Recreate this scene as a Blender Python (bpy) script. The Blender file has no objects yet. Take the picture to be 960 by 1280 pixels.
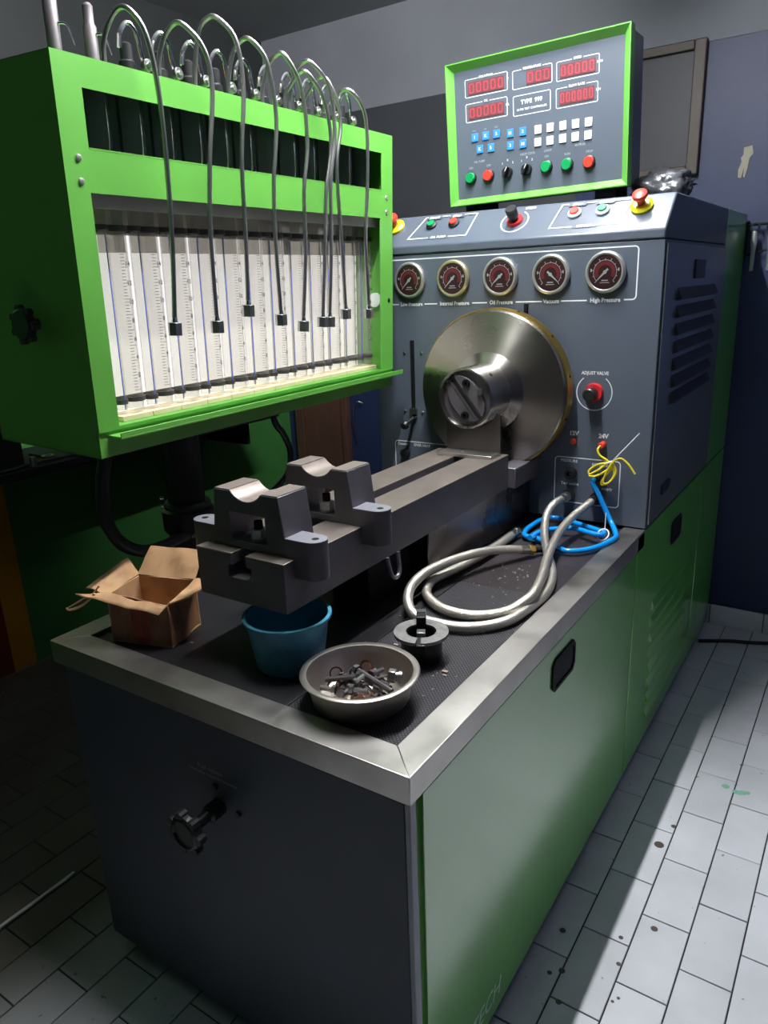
import bpy, bmesh, math, random
from mathutils import Vector, Matrix
random.seed(7)
scene = bpy.context.scene
COL = scene.collection
PI = math.pi

# ------------------------------------------------------------ camera
cam_d = bpy.data.cameras.new('camera')
cam = bpy.data.objects.new('camera', cam_d)
COL.objects.link(cam)
FPX = 919.57
cam_d.sensor_fit = 'VERTICAL'
cam_d.sensor_height = 24.0
cam_d.lens = FPX / 1280 * 24.0
cam_d.clip_start = 0.02
right = Vector((0.8331798, 0.5516745, -0.0382980))
down = Vector((0.1328500, -0.2669041, -0.9545224))
fwd = Vector((-0.5368076, 0.7902009, -0.2956690))
CAMP = Vector((0.52041476, -0.80687185, 1.57752909))
m = Matrix((( right.x, -down.x, -fwd.x, CAMP.x),
            ( right.y, -down.y, -fwd.y, CAMP.y),
            ( right.z, -down.z, -fwd.z, CAMP.z),
            (0, 0, 0, 1)))
cam.matrix_world = m
scene.camera = cam

# ------------------------------------------------------------ world, lamps, exposure
world = bpy.data.worlds.new('world')
scene.world = world
world.use_nodes = True
bg = world.node_tree.nodes['Background']
bg.inputs[0].default_value = (0.62, 0.78, 1.0, 1)
bg.inputs[1].default_value = 0.012
TUBE_X, TUBE_Y0, TUBE_Y1, TUBE_Z = -0.33, 0.22, 1.42, 2.74   # fluorescent tube along the machine
TUBE_STRENGTH = 640.0
BULB_COLOR = (0.97, 0.985, 1.0, 1)
scene.view_settings.view_transform = 'Standard'
scene.view_settings.look = 'None'
scene.view_settings.gamma = 1.0
scene.view_settings.use_curve_mapping = False
scene.view_settings.exposure = 0.0

# ------------------------------------------------------------ materials
def srgb(r, g, b):
    f = lambda c: c / 12.92 if c <= 0.04045 else ((c + 0.055) / 1.055) ** 2.4
    return (f(r / 255), f(g / 255), f(b / 255), 1)

MATS = {}
def mat(name, col, rough=0.5, metal=0.0, var=0.0, vscale=8.0, bump=0.0, bscale=60.0, coat=0.0,
        emit=None, estr=0.0, spec=0.5, coat_rough=0.08, coat_ior=1.5, stretch=None, dirt=None, dscale=5.0, damt=0.5, rvar=0.0):
    if name in MATS: return MATS[name]
    M = bpy.data.materials.new(name); M.use_nodes = True
    nt = M.node_tree; N = nt.nodes; L = nt.links
    b = N['Principled BSDF']
    b.inputs['Base Color'].default_value = col
    b.inputs['Roughness'].default_value = rough
    b.inputs['Metallic'].default_value = metal
    b.inputs['Specular IOR Level'].default_value = spec
    b.inputs['Coat Weight'].default_value = coat
    b.inputs['Coat Roughness'].default_value = coat_rough
    b.inputs['Coat IOR'].default_value = coat_ior
    if emit:
        b.inputs['Emission Color'].default_value = emit
        b.inputs['Emission Strength'].default_value = estr
    need = var > 0 or bump > 0 or dirt is not None or rvar > 0
    if need:
        tc = N.new('ShaderNodeTexCoord')
        src = tc.outputs['Object']
        if stretch:
            mp = N.new('ShaderNodeMapping'); mp.inputs['Scale'].default_value = stretch
            L.new(src, mp.inputs[0]); src = mp.outputs[0]
    last = None
    if var > 0:
        n = N.new('ShaderNodeTexNoise'); n.inputs['Scale'].default_value = vscale
        n.inputs['Detail'].default_value = 6
        L.new(src, n.inputs['Vector'])
        r = N.new('ShaderNodeMapRange'); r.inputs[1].default_value = 0.3; r.inputs[2].default_value = 0.7
        r.inputs[3].default_value = 1 - var; r.inputs[4].default_value = 1 + var
        L.new(n.outputs[0], r.inputs[0])
        mx = N.new('ShaderNodeVectorMath'); mx.operation = 'SCALE'
        mx.inputs[0].default_value = col[:3]
        L.new(r.outputs[0], mx.inputs['Scale'])
        last = mx.outputs[0]
        L.new(last, b.inputs['Base Color'])
    if dirt is not None:
        n = N.new('ShaderNodeTexNoise'); n.inputs['Scale'].default_value = dscale; n.inputs['Detail'].default_value = 8
        L.new(src, n.inputs['Vector'])
        r = N.new('ShaderNodeMapRange'); r.inputs[1].default_value = 0.48; r.inputs[2].default_value = 0.7
        r.inputs[3].default_value = 0; r.inputs[4].default_value = damt
        L.new(n.outputs[0], r.inputs[0])
        mx = N.new('ShaderNodeMix'); mx.data_type = 'RGBA'
        L.new(r.outputs[0], mx.inputs['Factor'])
        mx.inputs['A'].default_value = col
        if last: L.new(last, mx.inputs['A'])
        mx.inputs['B'].default_value = dirt
        L.new(mx.outputs['Result'], b.inputs['Base Color'])
    if rvar > 0:
        n = N.new('ShaderNodeTexNoise'); n.inputs['Scale'].default_value = 7; n.inputs['Detail'].default_value = 5
        L.new(src, n.inputs['Vector'])
        r = N.new('ShaderNodeMapRange'); r.inputs[1].default_value = 0.3; r.inputs[2].default_value = 0.7
        r.inputs[3].default_value = rough - rvar; r.inputs[4].default_value = rough + rvar
        L.new(n.outputs[0], r.inputs[0]); L.new(r.outputs[0], b.inputs['Roughness'])
    if bump > 0:
        n = N.new('ShaderNodeTexNoise'); n.inputs['Scale'].default_value = bscale; n.inputs['Detail'].default_value = 4
        L.new(src, n.inputs['Vector'])
        bp = N.new('ShaderNodeBump'); bp.inputs['Strength'].default_value = bump; bp.inputs['Distance'].default_value = 0.004
        L.new(n.outputs[0], bp.inputs['Height']); L.new(bp.outputs[0], b.inputs['Normal'])
    MATS[name] = M
    return M

def glass_mat(name, tint=(0.96, 0.98, 0.97, 1), rough=0.02, haze=0.0, ior=1.3, gloss=1.0):
    M = bpy.data.materials.new(name); M.use_nodes = True
    nt = M.node_tree; N = nt.nodes; L = nt.links
    for n in list(N):
        if n.type != 'OUTPUT_MATERIAL': N.remove(n)
    out = [n for n in N if n.type == 'OUTPUT_MATERIAL'][0]
    tr = N.new('ShaderNodeBsdfTransparent'); tr.inputs[0].default_value = tint
    gl = N.new('ShaderNodeBsdfGlossy'); gl.inputs['Roughness'].default_value = rough
    lw = N.new('ShaderNodeFresnel'); lw.inputs[0].default_value = ior
    mx = N.new('ShaderNodeMixShader')
    ml = N.new('ShaderNodeMath'); ml.operation = 'MULTIPLY'; ml.inputs[1].default_value = gloss
    L.new(lw.outputs[0], ml.inputs[0]); L.new(ml.outputs[0], mx.inputs[0]); L.new(tr.outputs[0], mx.inputs[1]); L.new(gl.outputs[0], mx.inputs[2])
    res = mx
    if haze > 0:
        df = N.new('ShaderNodeBsdfDiffuse'); df.inputs[0].default_value = (0.75, 0.75, 0.72, 1)
        m2 = N.new('ShaderNodeMixShader'); m2.inputs[0].default_value = haze
        L.new(mx.outputs[0], m2.inputs[1]); L.new(df.outputs[0], m2.inputs[2]); res = m2
    L.new(res.outputs[0], out.inputs[0])
    return M

GREEN = mat('green_enamel', srgb(90, 158, 62), 0.42, var=0.05, vscale=3, bump=0.04, bscale=300)
GREEN_SIDE = mat('green_gloss_panel', srgb(84, 176, 38), 0.4, var=0.05, vscale=3, coat=1.0, coat_rough=0.17, coat_ior=2.3)
GREY = mat('grey_enamel', srgb(80, 88, 99), 0.34, var=0.04, vscale=4, bump=0.03, bscale=300)
GREY_SIDE = mat('grey_gloss_enamel', srgb(92, 100, 96), 0.4, var=0.05, vscale=4, coat=1.0, coat_rough=0.18, coat_ior=2.1)
DARKP = mat('dark_end_panel', srgb(62, 66, 76), 0.5, var=0.10, vscale=6, bump=0.03, bscale=300)
STEEL = mat('brushed_rim_steel', srgb(190, 186, 181), 0.37, 1.0, var=0.08, vscale=5, rvar=0.09, bump=0.03, bscale=200, dirt=srgb(150, 146, 142), dscale=9, damt=0.5)
STEEL_POL = mat('turned_steel', srgb(176, 171, 164), 0.30, 1.0, var=0.05, vscale=6, rvar=0.04)
def turned():
    nt = STEEL_POL.node_tree; b = nt.nodes['Principled BSDF']
    b.inputs['Anisotropic'].default_value = 0.85
    b.inputs['Anisotropic Rotation'].default_value = 0.25
    t = nt.nodes.new('ShaderNodeTangent'); t.direction_type = 'RADIAL'; t.axis = 'Y'
    nt.links.new(t.outputs[0], b.inputs['Tangent'])
turned()
CHROME = mat('chrome', srgb(225, 225, 225), 0.12, 1.0)
ZINC = mat('zinc_steel', srgb(170, 170, 168), 0.32, 1.0, var=0.08, vscale=40)
PIPE = mat('dull_pipe_steel', srgb(176, 174, 172), 0.30, 1.0, var=0.06, vscale=30)
CAST = mat('machined_dark_iron', srgb(104, 100, 105), 0.42, 0.45, var=0.12, vscale=14, bump=0.08, bscale=180)
RAILTOP = mat('ground_iron_top', srgb(146, 135, 128), 0.42, 0.75, var=0.10, vscale=18, rvar=0.06)
BRASS = mat('tarnished_brass', srgb(190, 160, 80), 0.35, 1.0, var=0.2, vscale=14)
COPPER = mat('copper', srgb(205, 130, 90), 0.28, 1.0, var=0.15, vscale=30)
BLACK = mat('black_plastic', srgb(28, 28, 30), 0.38)
BLACK_M = mat('black_matte', srgb(16, 16, 18), 0.65, spec=0.2, var=0.1, vscale=20)
RUBBER = mat('black_rubber_hose', srgb(30, 32, 34), 0.5, bump=0.05)
WHITE_PRINT = mat('white_print', srgb(225, 228, 230), 0.5)
GREY_PRINT = mat('grey_print', srgb(150, 152, 156), 0.5)
RED = mat('red_plastic', srgb(225, 62, 48), 0.32, coat=0.3)
REDD = mat('dark_red_plastic', srgb(190, 40, 46), 0.35)
BEZEL = mat('satin_bezel', srgb(205, 205, 200), 0.32, 0.85)
YEL = mat('yellow_plastic', srgb(225, 215, 30), 0.35)
GRN_BTN = mat('green_button', srgb(16, 140, 78), 0.3, coat=0.3)
BLUE_KEY = mat('blue_key', srgb(52, 128, 215), 0.4)
WHITE_KEY = mat('white_key', srgb(238, 240, 240), 0.4)
BLUE_TUBE = mat('blue_tube', srgb(10, 140, 225), 0.22, coat=0.6)
BLUE_TUB = mat('blue_tub', srgb(66, 140, 165), 0.4, var=0.08, vscale=12, dirt=srgb(50, 80, 70), dscale=16, damt=0.55)
YEL_WIRE = mat('yellow_wire', srgb(225, 205, 40), 0.4)
CARD = mat('kraft_cardboard', srgb(180, 142, 102), 0.8, var=0.10, vscale=20, bump=0.1, bscale=90, dirt=srgb(118, 74, 48), dscale=22, damt=0.5)
CARD_D = mat('oil_stained_cardboard', srgb(142, 100, 68), 0.7, var=0.25, vscale=14, bump=0.1, bscale=90, dirt=srgb(66, 36, 26), dscale=20, damt=0.8, stretch=(1, 1, 0.4))
RED_PRINT = mat('worn_red_print', srgb(150, 62, 44), 0.7, var=0.25, vscale=30, dirt=srgb(90, 60, 48), dscale=40, damt=0.7)
TAPE = mat('pale_tape', srgb(175, 165, 160), 0.4)
WHITE_PANEL = mat('backlit_white_board', srgb(238, 232, 230), 0.6, var=0.02, emit=(0.975, 0.96, 1.0, 1), estr=0.95)
PLASTIC_Y = mat('yellowed_plastic', srgb(226, 208, 170), 0.5)
GLASS = glass_mat('clear_glass', ior=1.2)
GLASS_CYL = glass_mat('cylinder_glass', (0.95, 0.945, 0.925, 1), 0.08, haze=0.07, ior=1.3, gloss=0.35)
GLASS_BIG = glass_mat('graduated_glass', (0.93, 0.92, 0.90, 1), 0.08, haze=0.08, ior=1.3, gloss=0.2)
GLASS_D = glass_mat('smoked_glass', (0.93, 0.95, 0.94, 1), 0.05, haze=0.06)
BLUE_LINE = mat('blue_print_line', srgb(70, 90, 190), 0.5)
DIAL = mat('dark_red_dial', srgb(78, 42, 46), 0.5)
LED = mat('red_led', srgb(160, 60, 66), 0.4, emit=srgb(220, 70, 70), estr=0.07)
LED_BG = mat('display_window', srgb(104, 58, 64), 0.3)
BRAID = mat('braided_steel_hose', srgb(216, 210, 198), 0.36, 0.88)
def braid_bump():
    nt = BRAID.node_tree; N = nt.nodes; L = nt.links; b = N['Principled BSDF']
    tc = N.new('ShaderNodeTexCoord')
    v = N.new('ShaderNodeTexVoronoi'); v.inputs['Scale'].default_value = 420
    L.new(tc.outputs['Object'], v.inputs['Vector'])
    bp = N.new('ShaderNodeBump'); bp.inputs['Strength'].default_value = 0.5; bp.inputs['Distance'].default_value = 0.002
    L.new(v.outputs['Distance'], bp.inputs['Height']); L.new(bp.outputs[0], b.inputs['Normal'])
braid_bump()

def dotted_mat():
    M = bpy.data.materials.new('dimpled_black_mat'); M.use_nodes = True
    nt = M.node_tree; N = nt.nodes; L = nt.links; b = N['Principled BSDF']
    tc = N.new('ShaderNodeTexCoord'); sp = N.new('ShaderNodeSeparateXYZ'); L.new(tc.outputs['Object'], sp.inputs[0])
    outs = []
    for i, k in ((0, 2 * PI / 0.008), (1, 2 * PI / 0.008)):
        mu = N.new('ShaderNodeMath'); mu.operation = 'MULTIPLY'; mu.inputs[1].default_value = k
        L.new(sp.outputs[i], mu.inputs[0])
        s = N.new('ShaderNodeMath'); s.operation = 'SINE'; L.new(mu.outputs[0], s.inputs[0]); outs.append(s)
    pr = N.new('ShaderNodeMath'); pr.operation = 'MULTIPLY'
    L.new(outs[0].outputs[0], pr.inputs[0]); L.new(outs[1].outputs[0], pr.inputs[1])
    mr = N.new('ShaderNodeMapRange'); mr.inputs[1].default_value = 0.1; mr.inputs[2].default_value = 0.7
    L.new(pr.outputs[0], mr.inputs[0])
    mx = N.new('ShaderNodeMix'); mx.data_type = 'RGBA'
    mx.inputs['A'].default_value = srgb(27, 26, 29); mx.inputs['B'].default_value = srgb(112, 108, 116)
    n = N.new('ShaderNodeTexNoise'); n.inputs['Scale'].default_value = 4; n.inputs['Detail'].default_value = 5
    L.new(tc.outputs['Object'], n.inputs['Vector'])
    m2 = N.new('ShaderNodeMath'); m2.operation = 'MULTIPLY'; L.new(mr.outputs[0], m2.inputs[0]); L.new(n.outputs[0], m2.inputs[1])
    L.new(m2.outputs[0], mx.inputs['Factor']); L.new(mx.outputs['Result'], b.inputs['Base Color'])
    bp = N.new('ShaderNodeBump'); bp.inputs['Strength'].default_value = 0.6; bp.inputs['Distance'].default_value = 0.002
    L.new(mr.outputs[0], bp.inputs['Height']); L.new(bp.outputs[0], b.inputs['Normal'])
    b.inputs['Roughness'].default_value = 0.42
    return M
MATMAT = dotted_mat()

def tile_material():
    M = bpy.data.materials.new('white_floor_tile'); M.use_nodes = True
    nt = M.node_tree; N = nt.nodes; L = nt.links; b = N['Principled BSDF']
    geo = N.new('ShaderNodeNewGeometry'); oi = N.new('ShaderNodeObjectInfo')
    n = N.new('ShaderNodeTexNoise'); n.inputs['Scale'].default_value = 5; n.inputs['Detail'].default_value = 8
    L.new(geo.outputs['Position'], n.inputs['Vector'])
    # broad tone: grey-white tiles in the walkway, darker brown ones left of the machine
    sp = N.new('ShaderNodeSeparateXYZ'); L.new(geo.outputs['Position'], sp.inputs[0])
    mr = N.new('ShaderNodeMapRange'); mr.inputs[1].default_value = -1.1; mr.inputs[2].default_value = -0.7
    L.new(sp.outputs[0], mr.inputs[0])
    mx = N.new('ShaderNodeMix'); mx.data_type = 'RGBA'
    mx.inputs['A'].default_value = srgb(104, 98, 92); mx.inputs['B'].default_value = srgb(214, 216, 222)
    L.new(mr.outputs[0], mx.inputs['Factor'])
    r2 = N.new('ShaderNodeMapRange'); r2.inputs[3].default_value = 0.9; r2.inputs[4].default_value = 1.04
    L.new(oi.outputs['Random'], r2.inputs[0])
    r3 = N.new('ShaderNodeMapRange'); r3.inputs[1].default_value = 0.3; r3.inputs[2].default_value = 0.7
    r3.inputs[3].default_value = 0.88; r3.inputs[4].default_value = 1.06
    L.new(n.outputs[0], r3.inputs[0])
    mu = N.new('ShaderNodeMath'); mu.operation = 'MULTIPLY'; L.new(r2.outputs[0], mu.inputs[0]); L.new(r3.outputs[0], mu.inputs[1])
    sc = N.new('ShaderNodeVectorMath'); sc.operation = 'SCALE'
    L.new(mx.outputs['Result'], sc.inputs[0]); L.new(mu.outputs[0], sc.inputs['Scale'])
    # small dark spots of oil
    v = N.new('ShaderNodeTexNoise'); v.inputs['Scale'].default_value = 34; v.inputs['Detail'].default_value = 3
    L.new(geo.outputs['Position'], v.inputs['Vector'])
    r4 = N.new('ShaderNodeMapRange'); r4.inputs[1].default_value = 0.70; r4.inputs[2].default_value = 0.74
    r4.inputs[3].default_value = 0; r4.inputs[4].default_value = 0.75
    L.new(v.outputs[0], r4.inputs[0])
    m3 = N.new('ShaderNodeMix'); m3.data_type = 'RGBA'; m3.inputs['B'].default_value = srgb(70, 66, 64)
    L.new(r4.outputs[0], m3.inputs['Factor']); L.new(sc.outputs[0], m3.inputs['A'])
    L.new(m3.outputs['Result'], b.inputs['Base Color'])
    r5 = N.new('ShaderNodeMapRange'); r5.inputs[3].default_value = 0.3; r5.inputs[4].default_value = 0.6
    L.new(n.outputs[0], r5.inputs[0]); L.new(r5.outputs[0], b.inputs['Roughness'])
    bp = N.new('ShaderNodeBump'); bp.inputs['Strength'].default_value = 0.08; bp.inputs['Distance'].default_value = 0.004
    L.new(n.outputs[0], bp.inputs['Height']); L.new(bp.outputs[0], b.inputs['Normal'])
    return M
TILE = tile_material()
GROUT = mat('dark_grout', srgb(42, 40, 42), 0.9)
WALL_G = mat('green_wall_paint', srgb(58, 118, 56), 0.55, var=0.12, vscale=3, bump=0.15, bscale=25)
WALL_Y = mat('ochre_wall_paint', srgb(190, 128, 20), 0.55, var=0.1, vscale=4, bump=0.15, bscale=25)
WALL_R = mat('dark_red_wall_paint', srgb(120, 44, 30), 0.55, var=0.1, vscale=4, bump=0.15, bscale=25)
WALL_B = mat('blue_wall_paint', srgb(34, 46, 82), 0.5, var=0.15, vscale=3, bump=0.15, bscale=25)
WALL_DG = mat('dark_grey_wall_paint', srgb(62, 64, 70), 0.7, var=0.1, vscale=3, bump=0.15, bscale=25)
CEIL = mat('grey_ceiling_plaster', srgb(132, 134, 142), 0.85, var=0.08, vscale=3, bump=0.2, bscale=18)
WOOD = mat('brown_door_paint', srgb(82, 54, 44), 0.6, var=0.15, vscale=6, stretch=(6, 6, 0.6))
CHIP = mat('bare_plaster_chip', srgb(160, 156, 142), 0.9)

# ------------------------------------------------------------ mesh building
def catmull(pts, n=8, closed=False):
    P = [Vector(p) for p in pts]
    if len(P) < 3: return P
    out = []
    N = len(P)
    segs = N if closed else N - 1
    for i in range(segs):
        if closed: a, b, c, d = P[(i - 1) % N], P[i], P[(i + 1) % N], P[(i + 2) % N]
        else: a, b, c, d = P[max(i - 1, 0)], P[i], P[i + 1], P[min(i + 2, N - 1)]
        for k in range(n):
            t = k / n
            out.append(0.5 * ((2 * b) + (-a + c) * t + (2 * a - 5 * b + 4 * c - d) * t * t + (-a + 3 * b - 3 * c + d) * t ** 3))
    if not closed: out.append(P[-1])
    return out

class MB:
    def __init__(s): s.v = []; s.f = []
    def add(s, vs, fs):
        o = len(s.v); s.v += [Vector(v) for v in vs]; s.f += [tuple(i + o for i in f) for f in fs]; return s
    def box(s, x0, x1, y0, y1, z0, z1, M=None):
        vs = [Vector(p) for p in ((x0, y0, z0), (x1, y0, z0), (x1, y1, z0), (x0, y1, z0), (x0, y0, z1), (x1, y0, z1), (x1, y1, z1), (x0, y1, z1))]
        if M: vs = [M @ v for v in vs]
        return s.add(vs, [(0, 3, 2, 1), (4, 5, 6, 7), (0, 1, 5, 4), (1, 2, 6, 5), (2, 3, 7, 6), (3, 0, 4, 7)])
    def frame(s, p0, axis):
        a = Vector(axis).normalized()
        t = Vector((0, 0, 1)) if abs(a.z) < 0.9 else Vector((1, 0, 0))
        u = t.cross(a).normalized(); w = a.cross(u)
        return u, w, a
    def lathe(s, prof, p0, axis=(0, 0, 1), n=24):
        """prof: list of (radius, height) along axis, outward facing when going up the outside"""
        u, w, a = s.frame(p0, axis); p0 = Vector(p0)
        o = len(s.v); rings = []
        for r, h in prof:
            if r <= 1e-6:
                rings.append([len(s.v)]); s.v.append(p0 + a * h)
            else:
                rings.append(list(range(len(s.v), len(s.v) + n)))
                for k in range(n):
                    t = 2 * PI * k / n
                    s.v.append(p0 + a * h + (u * math.cos(t) + w * math.sin(t)) * r)
        for A, B in zip(rings, rings[1:]):
            if len(A) == 1 and len(B) == 1: continue
            for k in range(n):
                k2 = (k + 1) % n
                if len(A) == 1: s.f.append((A[0], B[k2], B[k]))
                elif len(B) == 1: s.f.append((A[k], A[k2], B[0]))
                else: s.f.append((A[k], A[k2], B[k2], B[k]))
        return s
    def cyl(s, p0, p1, r, r1=None, n=16):
        p0 = Vector(p0); p1 = Vector(p1); h = (p1 - p0).length
        r1 = r if r1 is None else r1
        return s.lathe([(0, 0), (r, 0), (r1, h), (0, h)], p0, p1 - p0, n)
    def hexn(s, p0, axis, r, h, hole=0):
        if hole: return s.lathe([(hole, 0), (r, 0), (r, h), (hole, h), (hole, 0)], p0, axis, 6)
        return s.lathe([(0, 0), (r, 0), (r, h), (0, h)], p0, axis, 6)
    def tube(s, pts, r, n=8, smooth=8, closed=False, radii=None):
        P = catmull(pts, smooth, closed) if smooth else [Vector(p) for p in pts]
        N = len(P); rings = []
        t0 = (P[1] - P[0]).normalized()
        up = Vector((0, 0, 1)) if abs(t0.z) < 0.9 else Vector((1, 0, 0))
        u = (up - t0 * up.dot(t0)).normalized()
        for i in range(N):
            if closed: t = (P[(i + 1) % N] - P[i - 1]).normalized()
            else: t = (P[min(i + 1, N - 1)] - P[max(i - 1, 0)])
            t = t.normalized() if t.length > 1e-9 else t0
            u = (u - t * u.dot(t)).normalized(); w = t.cross(u)
            rr = r if radii is None else radii[i * len(radii) // N]
            rings.append(range(len(s.v), len(s.v) + n))
            for k in range(n):
                a = 2 * PI * k / n
                s.v.append(P[i] + (u * math.cos(a) + w * math.sin(a)) * rr)
        rr = list(zip(rings, rings[1:]))
        if closed: rr.append((rings[-1], rings[0]))
        for A, B in rr:
            for k in range(n):
                k2 = (k + 1) % n
                s.f.append((A[k], A[k2], B[k2], B[k]))
        if not closed:
            s.f.append(tuple(reversed(rings[0]))); s.f.append(tuple(rings[-1]))
        return s
    def prism(s, poly, fn, d0, d1):
        """poly: 2D outline; fn(a,b,d) -> 3D point"""
        n = len(poly)
        vs = [fn(a, b, d0) for a, b in poly] + [fn(a, b, d1) for a, b in poly]
        fs = [tuple(range(n)), tuple(reversed(range(n, 2 * n)))]
        fs += [(i, i + n, (i + 1) % n + n, (i + 1) % n) for i in range(n)]
        return s.add(vs, fs)
    def ringprism(s, outer, inner, fn, d0, d1):
        n = len(outer)
        vs = [fn(a, b, d0) for a, b in outer] + [fn(a, b, d0) for a, b in inner] + [fn(a, b, d1) for a, b in outer] + [fn(a, b, d1) for a, b in inner]
        fs = []
        for i in range(n):
            j = (i + 1) % n
            fs += [(i, j, n + j, n + i), (2 * n + i, 3 * n + i, 3 * n + j, 2 * n + j), (i, 2 * n + i, 2 * n + j, j), (n + i, n + j, 3 * n + j, 3 * n + i)]
        return s.add(vs, fs)

def make_mesh(name, mb, material, inv=None, smooth=True, angle=32):
    me = bpy.data.meshes.new(name)
    vs = [inv @ v for v in mb.v] if inv is not None else mb.v
    me.from_pydata([tuple(v) for v in vs], [], mb.f)
    bm = bmesh.new(); bm.from_mesh(me); bmesh.ops.recalc_face_normals(bm, faces=bm.faces); bm.to_mesh(me); bm.free()
    if smooth:
        me.shade_smooth()
        me.set_sharp_from_angle(angle=math.radians(angle))
    me.materials.append(material)
    return me

def bevel(o, w, seg=2):
    b = o.modifiers.new('bevel', 'BEVEL'); b.width = w; b.segments = seg; b.limit_method = 'ANGLE'; b.angle_limit = math.radians(40)
    return o

class Thing:
    def __init__(s, name, label, cat, loc=(0, 0, 0), M=None, group=None, kind=None):
        s.root = bpy.data.objects.new(name, None); COL.objects.link(s.root)
        s.root.empty_display_size = 0.05
        s.M = M.copy() if M is not None else Matrix.Translation(loc)
        s.root.matrix_world = s.M
        s.inv = s.M.inverted()
        if label: s.root['label'] = label
        if cat: s.root['category'] = cat
        if group: s.root['group'] = group
        if kind: s.root['kind'] = kind
    def part(s, name, mb, material, parent=None, label=None, local=False, bev=0, smooth=True, angle=32, kind=None):
        me = make_mesh(name, mb, material, None if local else s.inv, smooth, angle)
        o = bpy.data.objects.new(name, me); COL.objects.link(o)
        o.parent = parent if parent is not None else s.root
        if label: o['label'] = label
        if kind: o['kind'] = kind
        if bev: bevel(o, bev)
        return o
    def share(s, src, name=None, parent=None, loc=None, M=None):
        o = bpy.data.objects.new(name or src.name.split('.')[0], src.data); COL.objects.link(o)
        o.parent = parent if parent is not None else s.root
        if loc is not None: o.location = loc
        if M is not None: o.matrix_local = M
        for mo in src.modifiers:
            bevel(o, mo.width)
        return o

def single(name, mb, material, label, cat, loc=(0, 0, 0), group=None, bev=0, kind=None, angle=32, M=None):
    Mx = M if M is not None else Matrix.Translation(loc)
    me = make_mesh(name, mb, material, Mx.inverted(), True, angle)
    o = bpy.data.objects.new(name, me); COL.objects.link(o); o.matrix_world = Mx
    if label: o['label'] = label
    if cat: o['category'] = cat
    if group: o['group'] = group
    if kind: o['kind'] = kind
    if bev: bevel(o, bev)
    return o

def text_part(T, body, size, M, material, parent=None, name='lettering', local=False, align='CENTER', shear=0.0, sx=1.0, bold=0.0, label=None, line=1.0):
    """flat print; M places the text plane (x right, y up, z outwards)"""
    cu = bpy.data.curves.new('txt', 'FONT'); cu.body = body; cu.size = size; cu.align_x = align; cu.align_y = 'CENTER'
    cu.shear = shear; cu.offset = bold; cu.resolution_u = 2; cu.space_line = line
    tmp = bpy.data.objects.new('tmp', cu)
    me = bpy.data.meshes.new_from_object(tmp)
    bpy.data.objects.remove(tmp)
    X = M @ Matrix.Diagonal((sx, 1, 1, 1))
    me.transform(X if local else T.inv @ X)
    me.materials.clear(); me.materials.append(material)
    me.name = name
    o = bpy.data.objects.new(name, me); COL.objects.link(o)
    o.parent = parent if parent is not None else T.root
    if label: o['label'] = label
    return o

def basis(o, x, y, z):
    x, y, z = Vector(x), Vector(y), Vector(z)
    return Matrix(((x.x, y.x, z.x, o[0]), (x.y, y.y, z.y, o[1]), (x.z, y.z, z.z, o[2]), (0, 0, 0, 1)))
FACE_Y = lambda x, y, z: basis((x, y, z), (1, 0, 0), (0, 0, 1), (0, -1, 0))      # faces -Y
FACE_X = lambda x, y, z: basis((x, y, z), (0, 1, 0), (0, 0, 1), (1, 0, 0))       # faces +X

def line_rect(mb, x0, x1, z0, z1, w, r, fn, th=0.0006, gaps=()):
    """thin printed frame with rounded corners"""
    def rr(x0, x1, z0, z1, r):
        pts = []
        for cx, cz, a0 in ((x1 - r, z0 + r, -PI / 2), (x1 - r, z1 - r, 0), (x0 + r, z1 - r, PI / 2), (x0 + r, z0 + r, PI)):
            for k in range(5): pts.append((cx + r * math.cos(a0 + PI / 2 * k / 4), cz + r * math.sin(a0 + PI / 2 * k / 4)))
        return pts
    mb.ringprism(rr(x0, x1, z0, z1, r), rr(x0 + w, x1 - w, z0 + w, z1 - w, max(r - w, 0.0005)), fn, 0, th)

# ============================================================ SETTING
def structure(name, mb, material, **k):
    return single(name, mb, material, None, None, kind='structure', **k)

floor = structure('floor', MB().box(-2.5, 1.5, -2.2, 2.64, -0.05, -0.004), GROUT)
# running-bond tiles, long side away from the camera
GX, GY, X0 = 0.1165, 0.226, 0.077
def vis(x, y, z):
    d = Vector((x, y, z)) - CAMP
    zc = d.dot(fwd)
    if zc < 0.05: return None
    return 480 + FPX * d.dot(right) / zc, 640 + FPX * d.dot(down) / zc, zc
tiles = []
for k in range(-23, 13):
    off = 0.108 if k % 2 else 0.218
    for j in range(-10, 12):
        x0 = X0 + k * GX; x1 = x0 + GX
        y0 = off + j * GY; y1 = y0 + GY
        if x1 < -2.49 or x0 > 1.45 or y0 > 2.62 or y1 < -2.1: continue
        x0 = max(x0, -2.5); x1 = min(x1, 1.5); y1 = min(y1, 2.64)
        cx, cy = (x0 + x1) / 2, (y0 + y1) / 2
        p = vis(cx, cy, 0)
        score = 0
        if p and -60 < p[0] < 1020 and 400 < p[1] < 1400:
            score = 1 / p[2] ** 2
            if -0.93 < cx < -0.05 and 0.05 < cy < 2.6: score = 0
            if cx < -0.9 and cy > 1.3: score *= 0.01
        tiles.append((score, x0, x1, y0, y1))
tiles.sort(key=lambda t: -t[0])
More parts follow.
